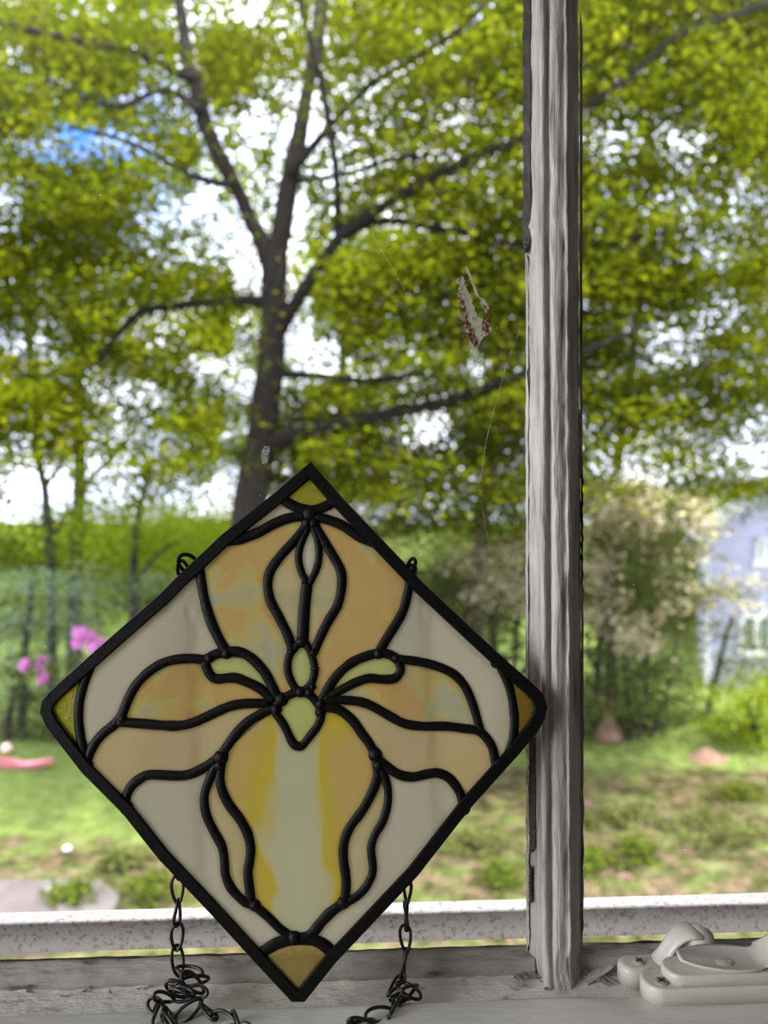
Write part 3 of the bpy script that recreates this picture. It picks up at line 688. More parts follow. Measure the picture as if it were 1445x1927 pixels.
# ================================================================== sash locks at the right
# far lock: rounded foot, screw, arched arm ending in a round knob
Z1 = LEDGE + .001
fa = PZ(1200, 1850, Z1)
lock1 = empty('window_latch', fa, 'cream enamelled window latch with an arched arm and round knob, behind the dished latch', 'window latch', None)
def slab(outline, z0, z1, cham=.0012, seg=6):
    """closed top-view outline (x, y) with rounded upper edge"""
    c = [np.array(p[:2]) for p in outline]; ctr = sum(c)/len(c); V = []; Fc = []; m_ = len(c)
    rings = [(0, z0), (0, z1-cham)] + [(cham*(1-math.cos(a)), z1-cham+cham*math.sin(a)) for a in [math.pi/2*i/4 for i in range(1, 5)]]
    for d, z in rings:
        for p in c:
            v = p-ctr; l = np.linalg.norm(v); q = ctr + v*(1-d/l); V.append((q[0], q[1], z))
    for r_ in range(len(rings)-1):
        for i in range(m_):
            j = (i+1) % m_; Fc.append((r_*m_+i, r_*m_+j, (r_+1)*m_+j, (r_+1)*m_+i))
    Fc.append(tuple(range(m_))[::-1]); Fc.append(tuple((len(rings)-1)*m_+i for i in range(m_)))
    return V, Fc
def screw(c, r, parent, tilt=(0, 0, 1)):
    s = mk('screw', *lathe([(r, -.0012), (r, .0002), (r*.8, .0008), (r*.4, .0010)], c, 24, tilt), M['screw'], parent)
    q = Vector(tilt).to_track_quat('Z', 'Y').to_matrix()
    V = []; Fc = []
    for an in (0.5, 0.5+math.pi/2):
        Rz = Matrix.Rotation(an, 3, 'Z'); b = box((-r*.62, -r*.14, .0006), (r*.62, r*.14, .0013))
        nn = len(V); V += [Vector(c) + q @ (Rz @ Vector(v)) for v in b[0]]; Fc += [tuple(i+nn for i in f) for f in b[1]]
    x = mk('cross_recess', V, Fc, M['slot'], s, False); return s
yc = .4045; x0 = P(1163, 1835, yc).x; x1 = P(1300, 1830, yc).x; hw = .0080
ol = []
for i in range(13):
    a = math.pi/2 + math.pi*i/12; ol.append((x0+hw + hw*math.cos(a), yc + hw*math.sin(a)))
ol += [(x1, yc-hw*.95), (x1, yc+hw*.95)]
ol = [p for p in ol]
ZT1 = Z1 + .0105
mk('base_plate', *slab(ol, Z1, ZT1, .003), M['latch'], lock1)
screw((P(1201, 1822, yc).x, yc-.001, ZT1+.0002), .0034, lock1)
# arched arm
apx = [(1216, 1822, 17), (1232, 1814, 17), (1246, 1800, 16), (1257, 1784, 15), (1268, 1768, 16), (1282, 1756, 18), (1298, 1751, 20), (1312, 1754, 18)]
cps = catmull(apx, 5); V = []; Fc = []
S = 14
for i, p in enumerate(cps):
    c = P(p[0], p[1], yc+.001)
    q = cps[min(i+1, len(cps)-1)]-cps[max(i-1, 0)]; t = Vector((q[0], 0, -q[1])).normalized(); nrm = Vector((-t.z, 0, t.x))
    for s in range(S):
        an = 2*math.pi*s/S
        V.append(c + nrm*math.sin(an)*.0027 + Vector((0, 1, 0))*math.cos(an)*(p[2]*.00042))
for i in range(len(cps)-1):
    for s in range(S):
        s2 = (s+1) % S; Fc.append((i*S+s, i*S+s2, (i+1)*S+s2, (i+1)*S+s))
Fc += [tuple(range(S))[::-1], tuple((len(cps)-1)*S+s for s in range(S))]
mk('arm', V, Fc, M['latch'], lock1)
kc = P(1314, 1767, yc+.001)
V, Fc = sphere(kc, .0088, 24, 16, (.96, .92, .90)); mk('knob', V, Fc, M['latch'], lock1)
V, Fc = lathe([(.0042, 0), (.0038, .006), (.0045, .014), (.005, .018)], (P(1318, 1800, yc).x, yc+.001, Z1), 20); mk('post', V, Fc, M['latch'], lock1)

# near lock: stepped body with a dished lever on top
Z2 = LIP + .0002
yb = .3815
lock2 = empty('window_latch', PZ(1330, 1895, Z2), 'cream enamelled window latch with a dished lever on a stepped body, at the right edge', 'window latch')
bx0 = P(1203, 1862, yb).x; bx1 = P(1500, 1868, yb).x
def capsule(xa, xb, yc, hw, nn=13):
    r_ = []
    for i in range(nn):
        a = math.pi/2 + math.pi*i/(nn-1); r_.append((xa+hw + hw*.9*math.cos(a), yc + hw*math.sin(a)))
    for i in range(nn):
        a = -math.pi/2 + math.pi*i/(nn-1); r_.append((xb-hw + hw*.9*math.cos(a), yc + hw*math.sin(a)))
    return r_
mk('base_plate', *slab(capsule(bx0, bx1-.012, yb, .0098), Z2, Z2+.0085, .0018), M['latch'], lock2)
cxa = P(1244, 1840, yb).x
mk('lock_body', *slab(capsule(cxa, P(1462, 1840, yb).x, yb+.0005, .0090), Z2+.0080, Z2+.0142, .0018), M['latch'], lock2)
screw((P(1250-3, 1838, yb-.004).x-.0005, yb-.0035, Z2+.0085), .0037, lock2)
# dished lever: oval bowl with a pointed left tip and a rim swept up at the right
nu, nv = 30, 16; V = []; Fc = []
xa = P(1278, 1800, yb).x; xb = P(1475, 1790, yb).x; zc = Z2+.0172
for side in (0, 1):
    for i in range(nu+1):
        u = i/nu; x = xa + (xb-xa)*u
        wv = .0105*(math.sin(math.pi*min(1, (u*1.02+.03)))**.6) if u < .8 else .0105*(.93 - .35*(u-.8)/.2)
        for j in range(nv+1):
            v = -1 + 2*j/nv
            rim = .0022*(1-u)**2 + (.0105*max(0, (u-.72)/.28)**1.5)
            dish = -.0026*(1-v*v)*math.sin(math.pi*min(1, u*1.1))
            belly = (-.0058*(1-abs(v)**2.2)*math.sin(math.pi*min(1, u*.97+.02))**.7)
            z = zc + rim + (dish if side == 0 else dish*.3 + belly - .0010) + .0008*v
            V.append((x, yb + .001 + v*wv, z))
m2 = (nu+1)*(nv+1); idx = lambda s, i, j: s*m2 + i*(nv+1) + j
for i in range(nu):
    for j in range(nv):
        Fc.append((idx(0, i, j), idx(0, i+1, j), idx(0, i+1, j+1), idx(0, i, j+1)))
        Fc.append((idx(1, i, j), idx(1, i, j+1), idx(1, i+1, j+1), idx(1, i+1, j)))
for i in range(nu):
    Fc.append((idx(0, i, 0), idx(1, i, 0), idx(1, i+1, 0), idx(0, i+1, 0)))
    Fc.append((idx(0, i, nv), idx(0, i+1, nv), idx(1, i+1, nv), idx(1, i, nv)))
for j in range(nv):
    Fc.append((idx(0, 0, j), idx(0, 0, j+1), idx(1, 0, j+1), idx(1, 0, j)))
    Fc.append((idx(0, nu, j), idx(1, nu, j), idx(1, nu, j+1), idx(0, nu, j+1)))
mk('lever', V, Fc, M['latch'], lock2)
V, Fc = sphere(P(1362, 1802, yb), .0042, 18, 10, (1.15, .9, .34)); V = [(v.x, v.y, v.z-(P(1362, 1802, yb).z-(zc-.0020))) for v in V]
mk('pivot_bump', V, Fc, M['latch'], lock2)

# ================================================================== paint flakes on the ledge
fr = random.Random(11)
def flake_mesh(seed):
    r = random.Random(seed); V = []; Fc = []; nn = 9; L_ = r.uniform(.004, .009); w = r.uniform(.0007, .0016); curl = r.uniform(.2, 1.3)
    for i in range(nn):
        t = i/(nn-1)-.5; x = L_*t; z = .0004 + .0022*curl*t*t*2; yy = .0012*math.sin(3*t+seed)
        ww = w*(1-.6*abs(2*t))*r.uniform(.7, 1.3)
        for s, dz in ((-1, 0), (1, 0), (1, .00035), (-1, .00035)): V.append((x, yy+s*ww, z+dz))
    for i in range(nn-1):
        for j in range(4):
            j2 = (j+1) % 4; Fc.append((i*4+j, i*4+j2, (i+1)*4+j2, (i+1)*4+j))
    Fc += [(3, 2, 1, 0), tuple((nn-1)*4+j for j in range(4))]
    me = bpy.data.meshes.new('paint_flake'); me.from_pydata(V, [], Fc); me.update(); me.materials.append(M['putty'] if seed % 3 else M['paint']); return me
FM = [flake_mesh(s) for s in range(8)]
zones = [((965, 1035), (1822, 1858), 24, 'small curled grey paint flake among the debris left of the mullion foot', 'paint flakes left of the mullion foot'),
         ((1098, 1165), (1818, 1850), 12, 'small curled grey paint flake among the debris right of the mullion foot', 'paint flakes right of the mullion foot'),
         ((30, 300), (1850, 1880), 5, 'tiny paint flake on the dirty ledge left of the chain heap', 'paint flakes at the left of the ledge')]
for (xa_, xb_), (ya_, yb_), cnt, lab, grp in zones:
    for i in range(cnt):
        o = bpy.data.objects.new('paint_flake', FM[fr.randrange(8)]); link(o)
        p = PZ(fr.uniform(xa_, xb_), fr.uniform(ya_, yb_), LEDGE + .0006); p.y = min(p.y, .411)
        o.location = p; o.rotation_euler = (fr.uniform(-.3, .3), fr.uniform(-.3, .3), fr.uniform(0, 6.28)); tag(o, lab, 'paint flake', grp)
o = bpy.data.objects.new('paint_flake', FM[2].copy()); o.data.materials[0] = M['paint']; link(o); o.scale = (2.2, 1.8, 2.0)
o.location = PZ(1128, 1840, LEDGE+.0015); o.rotation_euler = (.1, -.25, .5); tag(o, 'longest curled pale paint flake, lying right of the mullion foot', 'paint flake')

# ================================================================== GARDEN
def gz(x, y):
    z = GZ
    if y > 11: z -= 0.13*(min(y, 20)-11)
    if y > 22: z += 0.16*(min(y, 50)-22)
    return z + 0.05*nz3(x*.5, y*.5, 2)
def G(px, py):
    """point on the garden ground seen at a pixel"""
    r = ray(px, py); t = GZ/r.z
    return r*t
def depthP(px, py, Y): return P(px, py, Y)
# ground
nx, ny = 120, 140; V = []; Fc = []
for j in range(ny+1):
    y = WY1 + 60*(j/ny)**1.6
    for i in range(nx+1):
        x = -30 + 60*i/nx; V.append((x, y, gz(x, y)))
for j in range(ny):
    for i in range(nx):
        a = j*(nx+1)+i; Fc.append((a, a+1, a+nx+2, a+nx+1))
def mat_ground():
    m, N_, L_ = newmat('lawn_and_leaf_litter')
    o = N_.new('ShaderNodeOutputMaterial'); b = N_.new('ShaderNodeBsdfDiffuse')
    t = N_.new('ShaderNodeTexCoord')
    n1 = noise_node(N_, L_, 5, 6, .7); lawn = ramp(N_, [(0.3, (0.06, 0.085, 0.02)), (0.55, (0.11, 0.145, 0.036)), (0.75, (0.145, 0.18, 0.062))]); L_.new(n1.outputs['Fac'], lawn.inputs[0])
    n2 = noise_node(N_, L_, 7, 6, .75, off=(5, 5, 5)); lit = ramp(N_, [(0.36, (0.014, 0.016, 0.005)), (0.48, (0.042, 0.042, 0.014)), (0.58, (0.10, 0.068, 0.044)), (0.72, (0.19, 0.125, 0.095))]); L_.new(n2.outputs['Fac'], lit.inputs[0])
    n3 = noise_node(N_, L_, 2.6, 5, .7, off=(2, 7, 1)); 
    sx = N_.new('ShaderNodeSeparateXYZ'); L_.new(t.outputs['Object'], sx.inputs[0])
    # lawn far, litter near; the border runs with some raggedness
    mr_ = N_.new('ShaderNodeMapRange'); mr_.inputs['From Min'].default_value = 7.2; mr_.inputs['From Max'].default_value = 8.4
    L_.new(sx.outputs['Y'], mr_.inputs['Value'])
    mra = N_.new('ShaderNodeMapRange'); mra.inputs['From Min'].default_value = 9.4; mra.inputs['From Max'].default_value = 10.1
    L_.new(sx.outputs['Y'], mra.inputs['Value'])
    mx_ = N_.new('ShaderNodeMapRange'); mx_.inputs['From Min'].default_value = -1.6; mx_.inputs['From Max'].default_value = 0.6
    L_.new(sx.outputs['X'], mx_.inputs['Value'])
    mixm = N_.new('ShaderNodeMix'); L_.new(mx_.outputs[0], mixm.inputs['Factor']); L_.new(mr_.outputs[0], mixm.inputs['A']); L_.new(mra.outputs[0], mixm.inputs['B'])
    a_ = N_.new('ShaderNodeMath'); a_.operation = 'MULTIPLY_ADD'; a_.inputs[1].default_value = 1.3; 
    s_ = N_.new('ShaderNodeMath'); s_.operation = 'SUBTRACT'; s_.inputs[1].default_value = 0.5
    L_.new(n3.outputs['Fac'], s_.inputs[0])
    k_ = N_.new('ShaderNodeMath'); k_.operation = 'MULTIPLY'; k_.inputs[1].default_value = 4.0; L_.new(s_.outputs[0], k_.inputs[0])
    L_.new(mixm.outputs[0], a_.inputs[0]); L_.new(k_.outputs[0], a_.inputs[2])
    cl = N_.new('ShaderNodeClamp'); L_.new(a_.outputs[0], cl.inputs[0])
    x = N_.new('ShaderNodeMix'); x.data_type = 'RGBA'; L_.new(cl.outputs[0], x.inputs['Factor']); L_.new(lit.outputs[0], x.inputs['A']); L_.new(lawn.outputs[0], x.inputs['B'])
    L_.new(x.outputs['Result'], b.inputs['Color']); L_.new(b.outputs[0], o.inputs[0]); return m
gr = mk('ground', V, Fc, mat_ground()); gr['kind'] = 'structure'
# grey stepping path, near left
pc = [G(-60, 1668), G(190, 1668), G(225, 1700), G(180, 1790), G(-60, 1800)]
V = [Vector((p.x, p.y, GZ+.06)) for p in pc] + [Vector((p.x, p.y, GZ-.05)) for p in pc]; n_ = len(pc)
pa = mk('path', V, [tuple(range(n_)), tuple(range(n_, 2*n_))[::-1]] + [(i, (i+1) % n_, n_+(i+1) % n_, n_+i) for i in range(n_)],
   mat_solid('grey_path', [(0.3, (0.06, 0.048, 0.042)), (0.7, (0.09, 0.074, 0.066))], 4, .9), None, False)
pa['kind'] = 'structure'

# ---- foliage
HOLES = [(330, 395, 120, 60, .88), (150, 275, 110, 42, .92), (400, 350, 50, 50, .75), (15, 370, 45, 50, .9), (20, 110, 45, 45, .7), (70, 915, 85, 55, .97), (190, 880, 70, 60, .75), (20, 830, 60, 40, .7),
         (610, 665, 80, 55, .95), (400, 695, 70, 40, .85), (480, 230, 45, 60, .85), (470, 20, 90, 35, .85), (350, 40, 60, 40, .7), (1285, 270, 75, 75, .97), (1150, 265, 80, 70, .8), (560, 410, 50, 40, .85), (800, 790, 70, 60, .8),
         (900, 700, 35, 30, .85), (240, 790, 80, 70, .75), (1360, 560, 70, 40, .6), (380, 935, 60, 40, .8), (640, 100, 50, 60, .55), (560, 190, 50, 70, .6), (430, 470, 90, 40, .6), (300, 620, 70, 60, .55), (1180, 120, 60, 50, .5),
         (1330, 470, 80, 40, .5), (1240, 640, 70, 60, .5), (690, 330, 60, 60, .35), (330, 160, 70, 50, .6), (1400, 350, 50, 60, .5), (60, 640, 60, 70, .6), (1430, 820, 60, 60, .7), (1240, 380, 120, 60, .55), (620, 350, 30, 60, .7), (880, 210, 60, 40, .5), (760, 640, 50, 30, .4)]
HA = np.array(HOLES); HA[:, 2:4] *= .9; HA[:, 4] *= .86
def hole(px, py):
    r = ((px-HA[:, 0])/HA[:, 2])**2 + ((py-HA[:, 1])/HA[:, 3])**2
    return float(np.max(HA[:, 4]*np.exp(-r*.8)))
def leaf_arrays(C_, size, up=0.55, aspect=.75):
    n = len(C_); d = rng.normal(size=(n, 3)); nrm = rng.normal(size=(n, 3)); nrm[:, 2] = np.abs(nrm[:, 2]) + up*2
    nrm /= np.linalg.norm(nrm, axis=1, keepdims=True)
    a = np.cross(nrm, d); a /= np.linalg.norm(a, axis=1, keepdims=True); b = np.cross(nrm, a)
    s = size*rng.uniform(.65, 1.3, size=(n, 1))
    fold = nrm*s*.12
    V = np.stack([C_ - a*s*.5, C_ + b*s*.5*aspect - fold, C_ + a*s*.55, C_ - b*s*.5*aspect - fold], axis=1).reshape(-1, 3)
    return V
def foliage(name, C_, size, mat, parent, up=.55, aspect=.75, label=None):
    V = leaf_arrays(C_, size, up, aspect) - np.array(tuple(woff(parent))); n = len(C_)
    me = bpy.data.meshes.new(name); me.vertices.add(4*n); me.vertices.foreach_set('co', V.ravel())
    me.loops.add(4*n); me.loops.foreach_set('vertex_index', np.arange(4*n, dtype=np.int32))
    me.polygons.add(n); me.polygons.foreach_set('loop_start', np.arange(0, 4*n, 4, dtype=np.int32)); me.polygons.foreach_set('loop_total', np.full(n, 4, dtype=np.int32))
    me.update(calc_edges=True); me.materials.append(mat)
    o = bpy.data.objects.new(name, me); link(o, parent)
    if label: o['label'] = label
    return o
def sprays(cands, per, rh, rv_):
    """leaf centres in flat, layered sprays about each clump centre"""
    c = np.repeat(np.array([tuple(p) for p in cands]), per, axis=0); n = len(c)
    o = rng.normal(size=(n, 3)); o[:, 0] *= rh*.6; o[:, 1] *= rh*.6; o[:, 2] *= rv_*.6
    o[:, 2] -= 0.12*(o[:, 0]**2+o[:, 1]**2)/max(rh, .01)
    return c + o
def cull(C_, keep_holes=True):
    """thin the leaves where the crown is open"""
    R_ = np.array(RMI); q = C_ @ R_.T; dd = -q[:, 2]
    px = W/2 + F*q[:, 0]/dd; py = H/2 - F*q[:, 1]/dd
    r = ((px[:, None]-HA[None, :, 0])/HA[None, :, 2])**2 + ((py[:, None]-HA[None, :, 1])/HA[None, :, 3])**2
    h = np.max(HA[None, :, 4]*np.exp(-r*.8), axis=1)
    return C_[rng.random(len(C_)) > h]
def fill(x0, x1, y0, y1, d0, d1, n, zmin=-9):
    r_ = []
    while len(r_) < n:
        px, py, d = rng.uniform(x0, x1), rng.uniform(y0, y1), rng.uniform(d0, d1)
        if rng.random() < hole(px, py)*.5: continue
        p = P(px, py, d)
        if p.z < gz(p.x, p.y)+.1: p.z = gz(p.x, p.y)+.1
        r_.append(p)
    return r_
MAPLE_LIMBS = []
def limb(pts, depth, d_end=None, name='branch', mat=None, parent=None, taper=1.0):
    """pts: (px, py, radius px); depth runs from depth to d_end"""
    d_end = depth if d_end is None else d_end; c = catmull(pts, 5); n = len(c); path = []; rad = []; rec = []
    for i, q in enumerate(c):
        d = depth + (d_end-depth)*i/(n-1); p = P(q[0], q[1], d)
        p.x += .02*nz3(p.z*2, i*.3, 1); path.append(p); rad.append(max(.004, q[2]*d/F*(1.25 if q[2] < 13 else 1)))
    for i, q in enumerate(c): rec.append((q[0], q[1], path[i].y, q[2]))
    if parent is not None and parent.name == 'maple_tree' and name == 'branch': MAPLE_LIMBS.append(rec)
    V, Fc = tube(path, rad, 10); return mk(name, V, Fc, mat or M['bark'], parent)

# the maple near the window
D = 9.5
b0 = P(440, 1460, D); b0.z = gz(b0.x, b0.y)
maple = empty('maple_tree', b0, 'large maple with a dark forked trunk, nearest tree behind the glass panel', 'tree')
limb([(425, 1475, 48), (440, 1380, 38), (452, 1200, 34), (465, 1000, 33), (478, 900, 31), (492, 820, 28), (505, 720, 27), (512, 640, 26), (516, 570, 24), (517, 500, 26), (516, 470, 24)], D, name='trunk', parent=maple)
limb([(517, 505, 22), (530, 430, 20), (545, 340, 19), (560, 270, 17), (575, 190, 14), (595, 80, 12), (608, -60, 10), (615, -260, 7)], D, 9.9, parent=maple)
limb([(514, 520, 18), (492, 455, 16), (465, 400, 14), (438, 340, 13), (405, 280, 12), (378, 205, 12), (357, 120, 10), (340, 20, 9), (325, -80, 8), (310, -250, 5)], D, 9.0, parent=maple)
limb([(528, 618, 12), (560, 565, 10), (600, 500, 9), (640, 445, 9), (700, 402, 8), (780, 352, 7), (880, 302, 6), (985, 258, 6), (1100, 200, 5), (1200, 130, 4), (1290, 60, 4), (1445, 5, 4), (1560, -60, 3)], D, 6.7, mat=M['bark_dark'], parent=maple)
limb([(640, 445, 7), (730, 415, 6), (850, 435, 5), (990, 462, 5), (1120, 460, 4), (1300, 430, 4)], 9.2, 8.2, mat=M['bark_dark'], parent=maple)
limb([(636, 445, 7), (634, 350, 6), (622, 240, 6), (600, 140, 5), (570, 20, 5), (545, -90, 4)], 9.2, 8.0, mat=M['bark_dark'], parent=maple)
limb([(500, 842, 15), (540, 822, 12), (600, 802, 9), (700, 785, 9), (800, 765, 8), (880, 742, 7), (985, 702, 6), (1100, 660, 5), (1200, 620, 3)], D, 7.0, mat=M['bark_dark'], parent=maple)
limb([(503, 566, 9), (420, 566, 7), (340, 575, 7), (270, 586, 6), (220, 630, 5), (190, 680, 4)], D, 8.8, mat=M['bark_dark'], parent=maple)
limb([(530, 704, 7), (600, 708, 6), (700, 716, 5), (790, 702, 4)], D, 9.1, mat=M['bark_dark'], parent=maple)
limb([(362, 150, 7), (250, 98, 6), (120, 72, 6), (0, 42, 5), (-100, 15, 4)], 9.1, 8.4, mat=M['bark_dark'], parent=maple)
limb([(545, 330, 8), (620, 240, 6), (690, 165, 6), (770, 115, 5), (860, 60, 5), (940, -20, 4)], D, 8.6, mat=M['bark_dark'], parent=maple)
limb([(380, 210, 6), (310, 170, 5), (210, 200, 4), (90, 150, 4)], 9.1, 9.4, mat=M['bark_dark'], parent=maple)
limb([(440, 350, 6), (360, 330, 5), (250, 270, 4), (130, 240, 3)], 9.1, 9.6, mat=M['bark_dark'], parent=maple)
limb([(560, 340, 5), (640, 330, 4), (740, 300, 4), (850, 290, 3)], D, 9.9, mat=M['bark_dark'], parent=maple)
C1 = fill(-150, 1600, -200, 930, 6.8, 12.2, 1250)
C1 = C1 + fill(560, 1500, -200, 800, 6.8, 11.5, 520)
C1 = C1 + fill(500, 990, 700, 1000, 9.5, 12.0, 150)
C1 = C1 + fill(-150, 470, 20, 860, 7.0, 11.5, 260)
A = cull(sprays(C1, 185, .55, .13))
# the inside of the crown round the trunk and fork carries few leaves
q_ = A @ np.array(RMI).T; px_ = W/2 - F*q_[:, 0]/q_[:, 2]; py_ = H/2 + F*q_[:, 1]/q_[:, 2]
cx_ = np.interp(py_, [280, 420, 500, 640, 820, 1000], [415, 470, 515, 512, 490, 465]); wd_ = np.interp(py_, [250, 400, 520, 1000], [35, 95, 75, 75])
near_ = (A[:, 1] < 9.9) & (np.abs(px_-cx_) < wd_) & (py_ > 280)
cx2 = np.interp(py_, [200, 340, 500], [575, 545, 520]); near_ |= (A[:, 1] < 9.9) & (np.abs(px_-cx2) < 40) & (py_ > 220) & (py_ < 520)
A = A[~(near_ & (rng.random(len(A)) < .93))]
# foliage hangs at the twig ends: bare wood along the limbs
for LP in MAPLE_LIMBS:
    q_ = A @ np.array(RMI).T; px_ = W/2 - F*q_[:, 0]/q_[:, 2]; py_ = H/2 + F*q_[:, 1]/q_[:, 2]; kill = np.zeros(len(A), bool)
    for (lx, ly, ld, lr_) in LP:
        kill |= ((px_-lx)**2 + (py_-ly)**2 < (lr_+9)**2) & (A[:, 1] < ld+.15)
    A = A[~(kill & (rng.random(len(A)) < .82))]
foliage('crown', A, .072, M['leaf_maple'], maple)

# trees further back
def back_tree(label, trunk, depth, boxes, per, leaf, mat, rh=.9, rv_=.35, tm=None, limbs=(), group=None, name='tree'):
    base = P(trunk[0][0], trunk[0][1], depth); base.z = gz(base.x, base.y)
    t = empty(name, base, label, 'tree', group)
    tp = proj(base); limb([(trunk[0][0], tp[1], trunk[0][2]*1.2)] + list(trunk), depth, name='trunk', mat=tm or M['bark_dark'], parent=t)
    for l in limbs: limb(l, depth, depth+.5, mat=tm or M['bark_dark'], parent=t)
    c = []
    for (x0, x1, y0, y1, n_) in boxes: c += fill(x0, x1, y0, y1, depth-1.5, depth+3, n_)
    foliage('crown', cull(sprays(c, int(per*2.1), rh, rv_)), leaf*.82, mat, t)
    return t
back_tree('slim dark-trunked tree forking low, leftmost in the garden', [(97, 1110, 7), (92, 1010, 8), (85, 930, 6), (72, 850, 6), (60, 700, 7), (50, 560, 7), (45, 400, 5)], 15.5, [(-150, 260, 300, 860, 150), (-150, 250, 960, 1080, 50)], 60, .13, M['leaf_back'],
          limbs=[[(94, 1020, 5), (120, 975, 4), (150, 950, 3)], [(84, 920, 4), (120, 860, 3), (160, 800, 3)]])
back_tree('dark tree trunk seen between the leftmost tree and the maple', [(140, 1090, 10), (146, 1000, 10), (150, 880, 9), (146, 740, 8), (150, 600, 6)], 18, [(60, 480, 500, 860, 150), (60, 480, 930, 1090, 90)], 60, .14, M['leaf_lime'],
          limbs=[[(146, 930, 4), (210, 860, 4), (260, 800, 3)]])
back_tree('thin tree leaning beside the maple trunk on its left', [(250, 1110, 6), (254, 1020, 6), (268, 940, 5), (290, 860, 4)], 13.5, [(180, 480, 900, 1060, 70)], 55, .10, M['leaf_lime'],
          limbs=[[(262, 1090, 4), (300, 1040, 4), (350, 1010, 3)]])
back_tree('tall pale pinkish trunk right of the maple, behind its boughs', [(898, 1120, 14), (908, 960, 14), (920, 850, 13), (935, 700, 13), (946, 560, 12), (950, 470, 9)], 14.0, [(560, 1010, 500, 960, 150)], 60, .12, M['leaf_maple'], tm=M['bark_pale'])
back_tree('broad leafy tree filling the upper right pane behind the mullion', [(1150, 1150, 9), (1160, 900, 8), (1200, 600, 7), (1240, 400, 5)], 16.5, [(1000, 1600, 100, 960, 330)], 60, .14, M['leaf_back'])
back_tree('far tree behind the maple fork', [(640, 1150, 8), (640, 900, 8), (650, 500, 6)], 20, [(300, 900, 300, 1000, 190)], 60, .16, M['leaf_lime'], tm=M['bark'])
wood = [(-200, 200), (150, 560), (520, 900), (860, 1230), (1200, 1620)]
wl = ['far woodland tree beyond the leftmost trunk', 'far woodland tree left of the maple trunk', 'far woodland tree behind the top of the glass panel', 'far woodland tree behind the mullion', 'far woodland tree behind the lavender house']
for i, (xa_, xb_) in enumerate(wood):
    cx = (xa_+xb_)/2
    back_tree(wl[i], [(cx, 1150, 8), (cx+5, 1000, 7)], 27 + i % 2*3, [(xa_, xb_, 985 if i < 3 else 900, 1230, 200)], 50, .24, [M['leaf_lime'], M['leaf_back'], M['leaf_olive'], M['leaf_back'], M['leaf_back']][i], 1.3, .6)

# shrubs
def shrub(name, label, cx, ybase, depth, boxes, per, leaf, mat, rh=.35, rv_=.12, stems=(), cat='shrub', group=None, blooms=None, up=.55, asp=.75):
    base = P(cx, ybase, depth); base.z = gz(base.x, base.y)
    t = empty(name, base, label, cat, group); c = []
    for (x0, x1, y0, y1, n_) in boxes:
        for _ in range(n_):
            p = P(rng.uniform(x0, x1), rng.uniform(y0, y1), depth + rng.uniform(-.6, .9))
            p.z = max(p.z, gz(p.x, p.y)+.08); c.append(p)
    A = sprays(c, per, rh, rv_); A = A[A[:, 2] > GZ - 1.5]
    foliage('foliage', A, leaf, mat, t, up, asp)
    for s in stems: limb(s, depth, depth, 'stem', M['bark'], t)
    if blooms:
        cb = []
        for (x0, x1, y0, y1, n_) in blooms[0]:
            for _ in range(n_): cb.append(P(rng.uniform(x0, x1), rng.uniform(y0, y1), depth - .75 + rng.uniform(-.2, .2)))
        o = foliage('blossom', sprays(cb, blooms[2], blooms[3], blooms[3]*.5), blooms[4], blooms[1], t); o['label'] = 'cream blossom'
    return t
shrub('evergreen_shrub', 'blue-green evergreen shrub with layered boughs, at the far left edge', 60, 1380, 12.2, [(-120, 170, 1060, 1340, 100)], 60, .085, M['leaf_blue'], .5, .12, [[(40, 1390, 7), (45, 1250, 6), (60, 1100, 4)]], up=1.0, asp=.35)
shrub('evergreen_shrub', 'blue-green evergreen shrub showing left of the glass panel', 260, 1380, 12.8, [(140, 420, 1080, 1330, 95)], 60, .085, M['leaf_blue'], .5, .12, [[(240, 1390, 7), (245, 1250, 6), (260, 1120, 4)]], up=1.0, asp=.35)
shrub('undergrowth_bush', 'brownish bush at the lawn edge under the evergreens', 60, 1390, 11.7, [(-100, 130, 1300, 1370, 26)], 40, .07, M['leaf_olive'], .3, .12, [[(14, 1392, 6), (18, 1340, 5), (30, 1290, 3)], [(45, 1392, 5), (40, 1350, 4), (60, 1300, 3)]])
rh_ = shrub('rhododendron_bush', 'rhododendron with bright pink flower heads left of the glass panel', 110, 1380, 11.2, [(0, 200, 1225, 1330, 34)], 36, .085, M['leaf_olive'], .26, .12, [[(100, 1390, 5), (105, 1330, 4), (130, 1270, 3)]])
for (x, y, r) in [(48, 1252, 11), (73, 1256, 10), (79, 1243, 10), (81, 1277, 11), (149, 1191, 12), (170, 1197, 11), (146, 1211, 11), (176, 1217, 13), (190, 1208, 9)]:
    c = P(x, y, 10.75); R0 = r*10.75/F
    C_ = rng.normal(size=(40, 3)); C_ /= np.linalg.norm(C_, axis=1, keepdims=True); C_ = C_*R0*.75 + np.array(tuple(c))
    foliage('flower_head', C_, R0*.95, M['bloom_pink'], rh_, .1, 1.0, 'bright pink flower head')
shrub('flowering_shrub', 'tall cream-flowering shrub showing between the glass panel and the mullion', 900, 1400, 11.6, [(800, 1010, 1010, 1380, 120)], 60, .09, M['leaf_olive'], .4, .16, [[(930, 1420, 7), (935, 1300, 6), (925, 1150, 5)], [(960, 1420, 5), (965, 1300, 4), (975, 1150, 3)]],
      blooms=([(850, 990, 1010, 1130, 22), (900, 990, 1090, 1150, 10)], M['bloom_cream'], 26, .22, .085))
